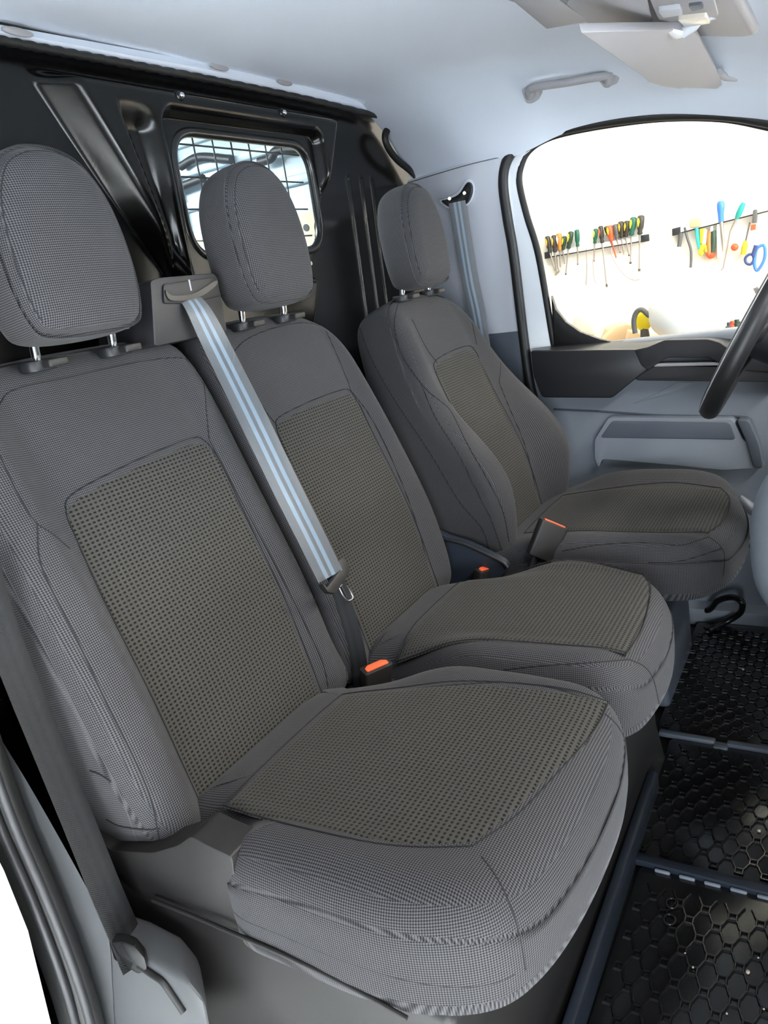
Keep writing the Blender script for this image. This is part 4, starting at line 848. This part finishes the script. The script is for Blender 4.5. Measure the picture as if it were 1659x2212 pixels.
# right rail
rodt('punch', [(1471, 503), (1467, 533)], .009, 'tool_grey', 'short black punch at the left end of the right rail', 'punch')
rodt('tweezers', [(1479, 491), (1485, 515), (1492, 538), (1493, 560), (1492, 578)], .0055, 'tool_grey', 'dark long tweezers hanging crooked from the right rail', 'tweezers')
rodt('file_stick', [(1505, 492), (1507, 510), (1512, 538)], .009, 'tool_cyan', 'turquoise handled scraper hanging from the right rail', 'scraper')
tag(box('wood_block', wp(1503, 481, .03), (.03, .045, .035), MT['tool_wood'], None, .004), 'small wooden block on top of the right rail', 'block')
t = empty('cutter_knife', wp(1520, 520), 'yellow and white cutter hanging from the right rail', 'knife')
tube('knife_body', [wp(1518, 494), wp(1519, 525)], .012, MT['tool_yellow'], t, 8, flat=((1, 0, 0), .5)); tube('knife_blade', [wp(1524, 496, .04), wp(1521, 528, .04)], .007, MT['tool_white'], t, 8, flat=((1, 0, 0), .4))
tube('knife_hook', cr([wp(1519, 528), wp(1514, 545), wp(1518, 550)], 4), .010, MT['tool_yellow'], t, 8); tube('knife_hook', cr([wp(1523, 530), wp(1527, 540), wp(1525, 544)], 4), .008, MT['tool_yellow'], t, 8)
t = empty('pliers', wp(1536, 520), 'red and black gripped pliers hanging from the right rail', 'pliers')
tube('jaw', [wp(1538, 488), wp(1537, 500)], [.006, .013], MT['steel'], t, 8)
tube('grip', cr([wp(1533, 498), wp(1531, 520), wp(1533, 545)], 4), .011, MT['tool_rust'], t, 8); tube('grip', cr([wp(1540, 498), wp(1541, 520), wp(1539, 545)], 4), .011, MT['tool_darkgreen'], t, 8)
tube('grip_end', cr([wp(1529, 545), wp(1535, 553), wp(1542, 546)], 4), .013, MT['tool_red'], t, 8)
t = empty('blue_screwdriver', wp(1557, 470), 'blue screwdriver with grey collar standing tallest on the right rail', 'screwdriver'); t.name = 'screwdriver'
tube('handle', [wp(1557, 434), wp(1557, 440), wp(1557, 452), wp(1557, 462), wp(1558, 479)], [.010, .016, .015, .012, .011], MT['tool_blue'], t, 12); tube('shaft', [wp(1558, 479), wp(1562, 520), wp(1562, 542)], [.008, .006, .003], MT['wire_steel'], t, 8)
rodt('trim_tool', [(1554, 484), (1553, 520), (1554, 556)], .011, 'tool_white', 'white flat lever tool with a dark hole beside the blue screwdriver', 'lever')
t = empty('screwdriver', wp(1600, 460), 'teal handled screwdriver leaning across the right rail', 'screwdriver')
tube('handle', [wp(1607, 438, .05), wp(1603, 446, .05), wp(1596, 462, .045), wp(1591, 472, .04)], [.008, .012, .012, .008], MT['tool_teal'], t, 12); tube('shaft', [wp(1591, 472, .04), wp(1578, 500, .03), wp(1562, 580, .02), wp(1557, 584, .02)], [.006, .004, .003, .003], MT['wire_steel'], t, 8)
t = empty('pick', wp(1588, 510), 'small tool with red ball end hanging from the right rail', 'tool'); tube('stem', [wp(1594, 478), wp(1589, 526)], .006, MT['tool_white'], t, 8); egg('ball', wp(1587, 534, .03), (.012, .015, .015), MT['tool_red'], t, 2)
t = empty('awl', wp(1608, 520), 'amber handled awl hanging upside down from the right rail', 'awl'); tube('handle', [wp(1611, 520), wp(1608, 535), wp(1605, 550)], [.008, .012, .010], MT['tool_amber'], t, 10); tube('shaft', [wp(1620, 480), wp(1611, 520)], .0035, MT['tool_grey'], t, 8)
tag(prism('black_holder', [wp(a, b, .04) for a, b in ((1627, 453), (1636, 452), (1634, 482), (1624, 482))], (.03, 0, 0), MT['tool_grey'], None, .003), 'black clip block on the right rail left of the scissors', 'block')
tag(prism('red_label_tape', [wp(a, b, .03) for a, b in ((1622, 486), (1633, 484), (1632, 496), (1621, 498))], (.012, 0, 0), MT['tool_red'], None, .002), 'small red and white tape roll hanging under the black clip block', 'tape')
t = empty('scissors', wp(1640, 520), 'large scissors with blue and black handles hanging on the right rail', 'scissors')
prism('blade', [wp(a, b, .03) for a, b in ((1637, 468), (1644, 470), (1651, 528), (1640, 536))], (.006, 0, 0), MT['tool_white'], t, .002)
ring_tube('handle', [wp(a, b, .035) for a, b in cr([(1636, 536), (1650, 530), (1653, 548), (1648, 568), (1636, 584), (1630, 574), (1631, 555)], 5, True)], .0065, MT['tool_blue'], t, 8)
ring_tube('handle', [wp(a, b, .035) for a, b in cr([(1618, 550), (1626, 551), (1628, 562), (1621, 571), (1612, 568), (1610, 558)], 5, True)], .0055, MT['tool_navy'], t, 8)
tube('arm', [wp(1634, 530, .035), wp(1627, 553, .035)], .010, MT['tool_navy'], t, 8)
# workbench with clutter
wbn = empty('workbench', (2.9, -.3, .6), 'workbench top with drawers below the tool wall', 'workbench')
zt = .655
box('bench_top', (2.82, -.5, zt-.02), (.60, 3.2, .04), MT['tool_wood'], wbn, .004)
box('bench_cabinet', (2.86, -.5, -.045), (.5, 3.0, 1.26), MT['light_plastic'], wbn, .01)
def pb(L, x, dx, m, label, cat, name, bev=.006, r=.0):
    P = [at(a, b, 'x', x) for a, b in L]
    return tag(prism(name, P, (dx, 0, 0), MT[m], None, bev), label, cat)
mat('cardboard', (.62, .42, .22), .8); mat('beige', (.80, .62, .40), .8); mat('pale', (.62, .60, .57), .6); mat('bag_white', (.9, .9, .88), .6)
pb([(1240, 684), (1272, 681), (1282, 700), (1286, 726), (1225, 728)], 2.95, .12, 'pale', 'grey plastic machine cover standing on the workbench at the left', 'cover', 'machine_cover', .015)
t = empty('paper_heap', at(1340, 730, 'x', 2.75), 'crumpled beige paper heap on the workbench', 'paper')
for L, d in (([(1300, 736), (1330, 706), (1352, 700), (1378, 706), (1370, 722), (1350, 748), (1300, 748)], 2.75), ([(1358, 716), (1392, 722), (1376, 745), (1350, 750)], 2.71), ([(1310, 712), (1345, 698), (1350, 712), (1318, 740), (1296, 742)], 2.80)):
    prism('sheet', [at(a, b, 'x', d) for a, b in L], (.02, .01, .01), MT['beige'], t, .004)
t = empty('glue_gun', at(1385, 700, 'x', 2.65), 'black and yellow tape dispenser with handle on the workbench', 'dispenser')
t.name = 'tape_dispenser'
tube('frame', cr([at(a, b, 'x', 2.60) for a, b in ((1372, 720), (1369, 695), (1374, 676), (1386, 669), (1400, 680), (1408, 684))], 5), .010, MT['tool_grey'], t, 8)
egg('body', at(1390, 692, 'x', 2.65), (.02, .03, .04), MT['tool_yellow'], t, 2.5); tube('grip', [at(1391, 700, 'x', 2.65), at(1394, 735, 'x', 2.65)], [.014, .02], MT['tool_grey'], t, 8)
tube('wire', cr([at(a, b, 'x', 2.64) for a, b in ((1408, 686), (1408, 668), (1416, 662), (1413, 655))], 4), .004, MT['tool_grey'], t, 6)
egg('white_sack', at(1514, 668, 'x', 2.64), (.12, .190, .115), MT['bag_white'], None, 2.4); tag(bpy.data.objects['white_sack'], 'large overexposed white sack bulging on the workbench', 'sack')
tag(prism('cable_tray', [at(a, b, 'x', 2.50) for a, b in ((1405, 728), (1440, 726), (1455, 722), (1452, 738), (1405, 740))], (.03, 0, 0), MT['tool_grey'], None, .006), 'flat black tool lying in front of the white sack', 'tool')
t = empty('cardboard_box', at(1640, 690, 'x', 2.8), 'brown cardboard box with open dark lid behind the steering wheel', 'box')
prism('box_side', [at(a, b, 'x', 2.8) for a, b in ((1590, 660), (1637, 640), (1700, 650), (1700, 712), (1560, 724), (1560, 690))], (.2, 0, 0), MT['cardboard'], t, .004)
prism('box_lid', [at(a, b, 'x', 2.76) for a, b in ((1604, 632), (1636, 620), (1640, 626), (1628, 640), (1610, 640))], (.02, 0, .0), MT['tool_grey'], t, .002)
prism('box_flap', [at(a, b, 'x', 2.75) for a, b in ((1641, 622), (1700, 614), (1700, 640), (1638, 638))], (.02, 0, 0), MT['pale'], t, .003)
for (a, b), m, l in (((1583, 709), 'tool_red', 'small red jar on the workbench near the steering wheel'), ((1592, 706), 'tool_darkgreen', 'small dark green jar between the red jars on the workbench'), ((1604, 710), 'tool_red', 'second red jar partly behind the steering wheel rim'), ((1576, 712), 'tool_grey', 'small black jar left of the red jars on the workbench')):
    p = at(a, b, 'x', 2.5); tag(tube('jar', [p-[0, 0, .02], p+[0, 0, .012], p+[0, 0, .014], p+[0, 0, .026]], [.014, .014, .009, .009], MT[m], None, 10), l, 'jar')
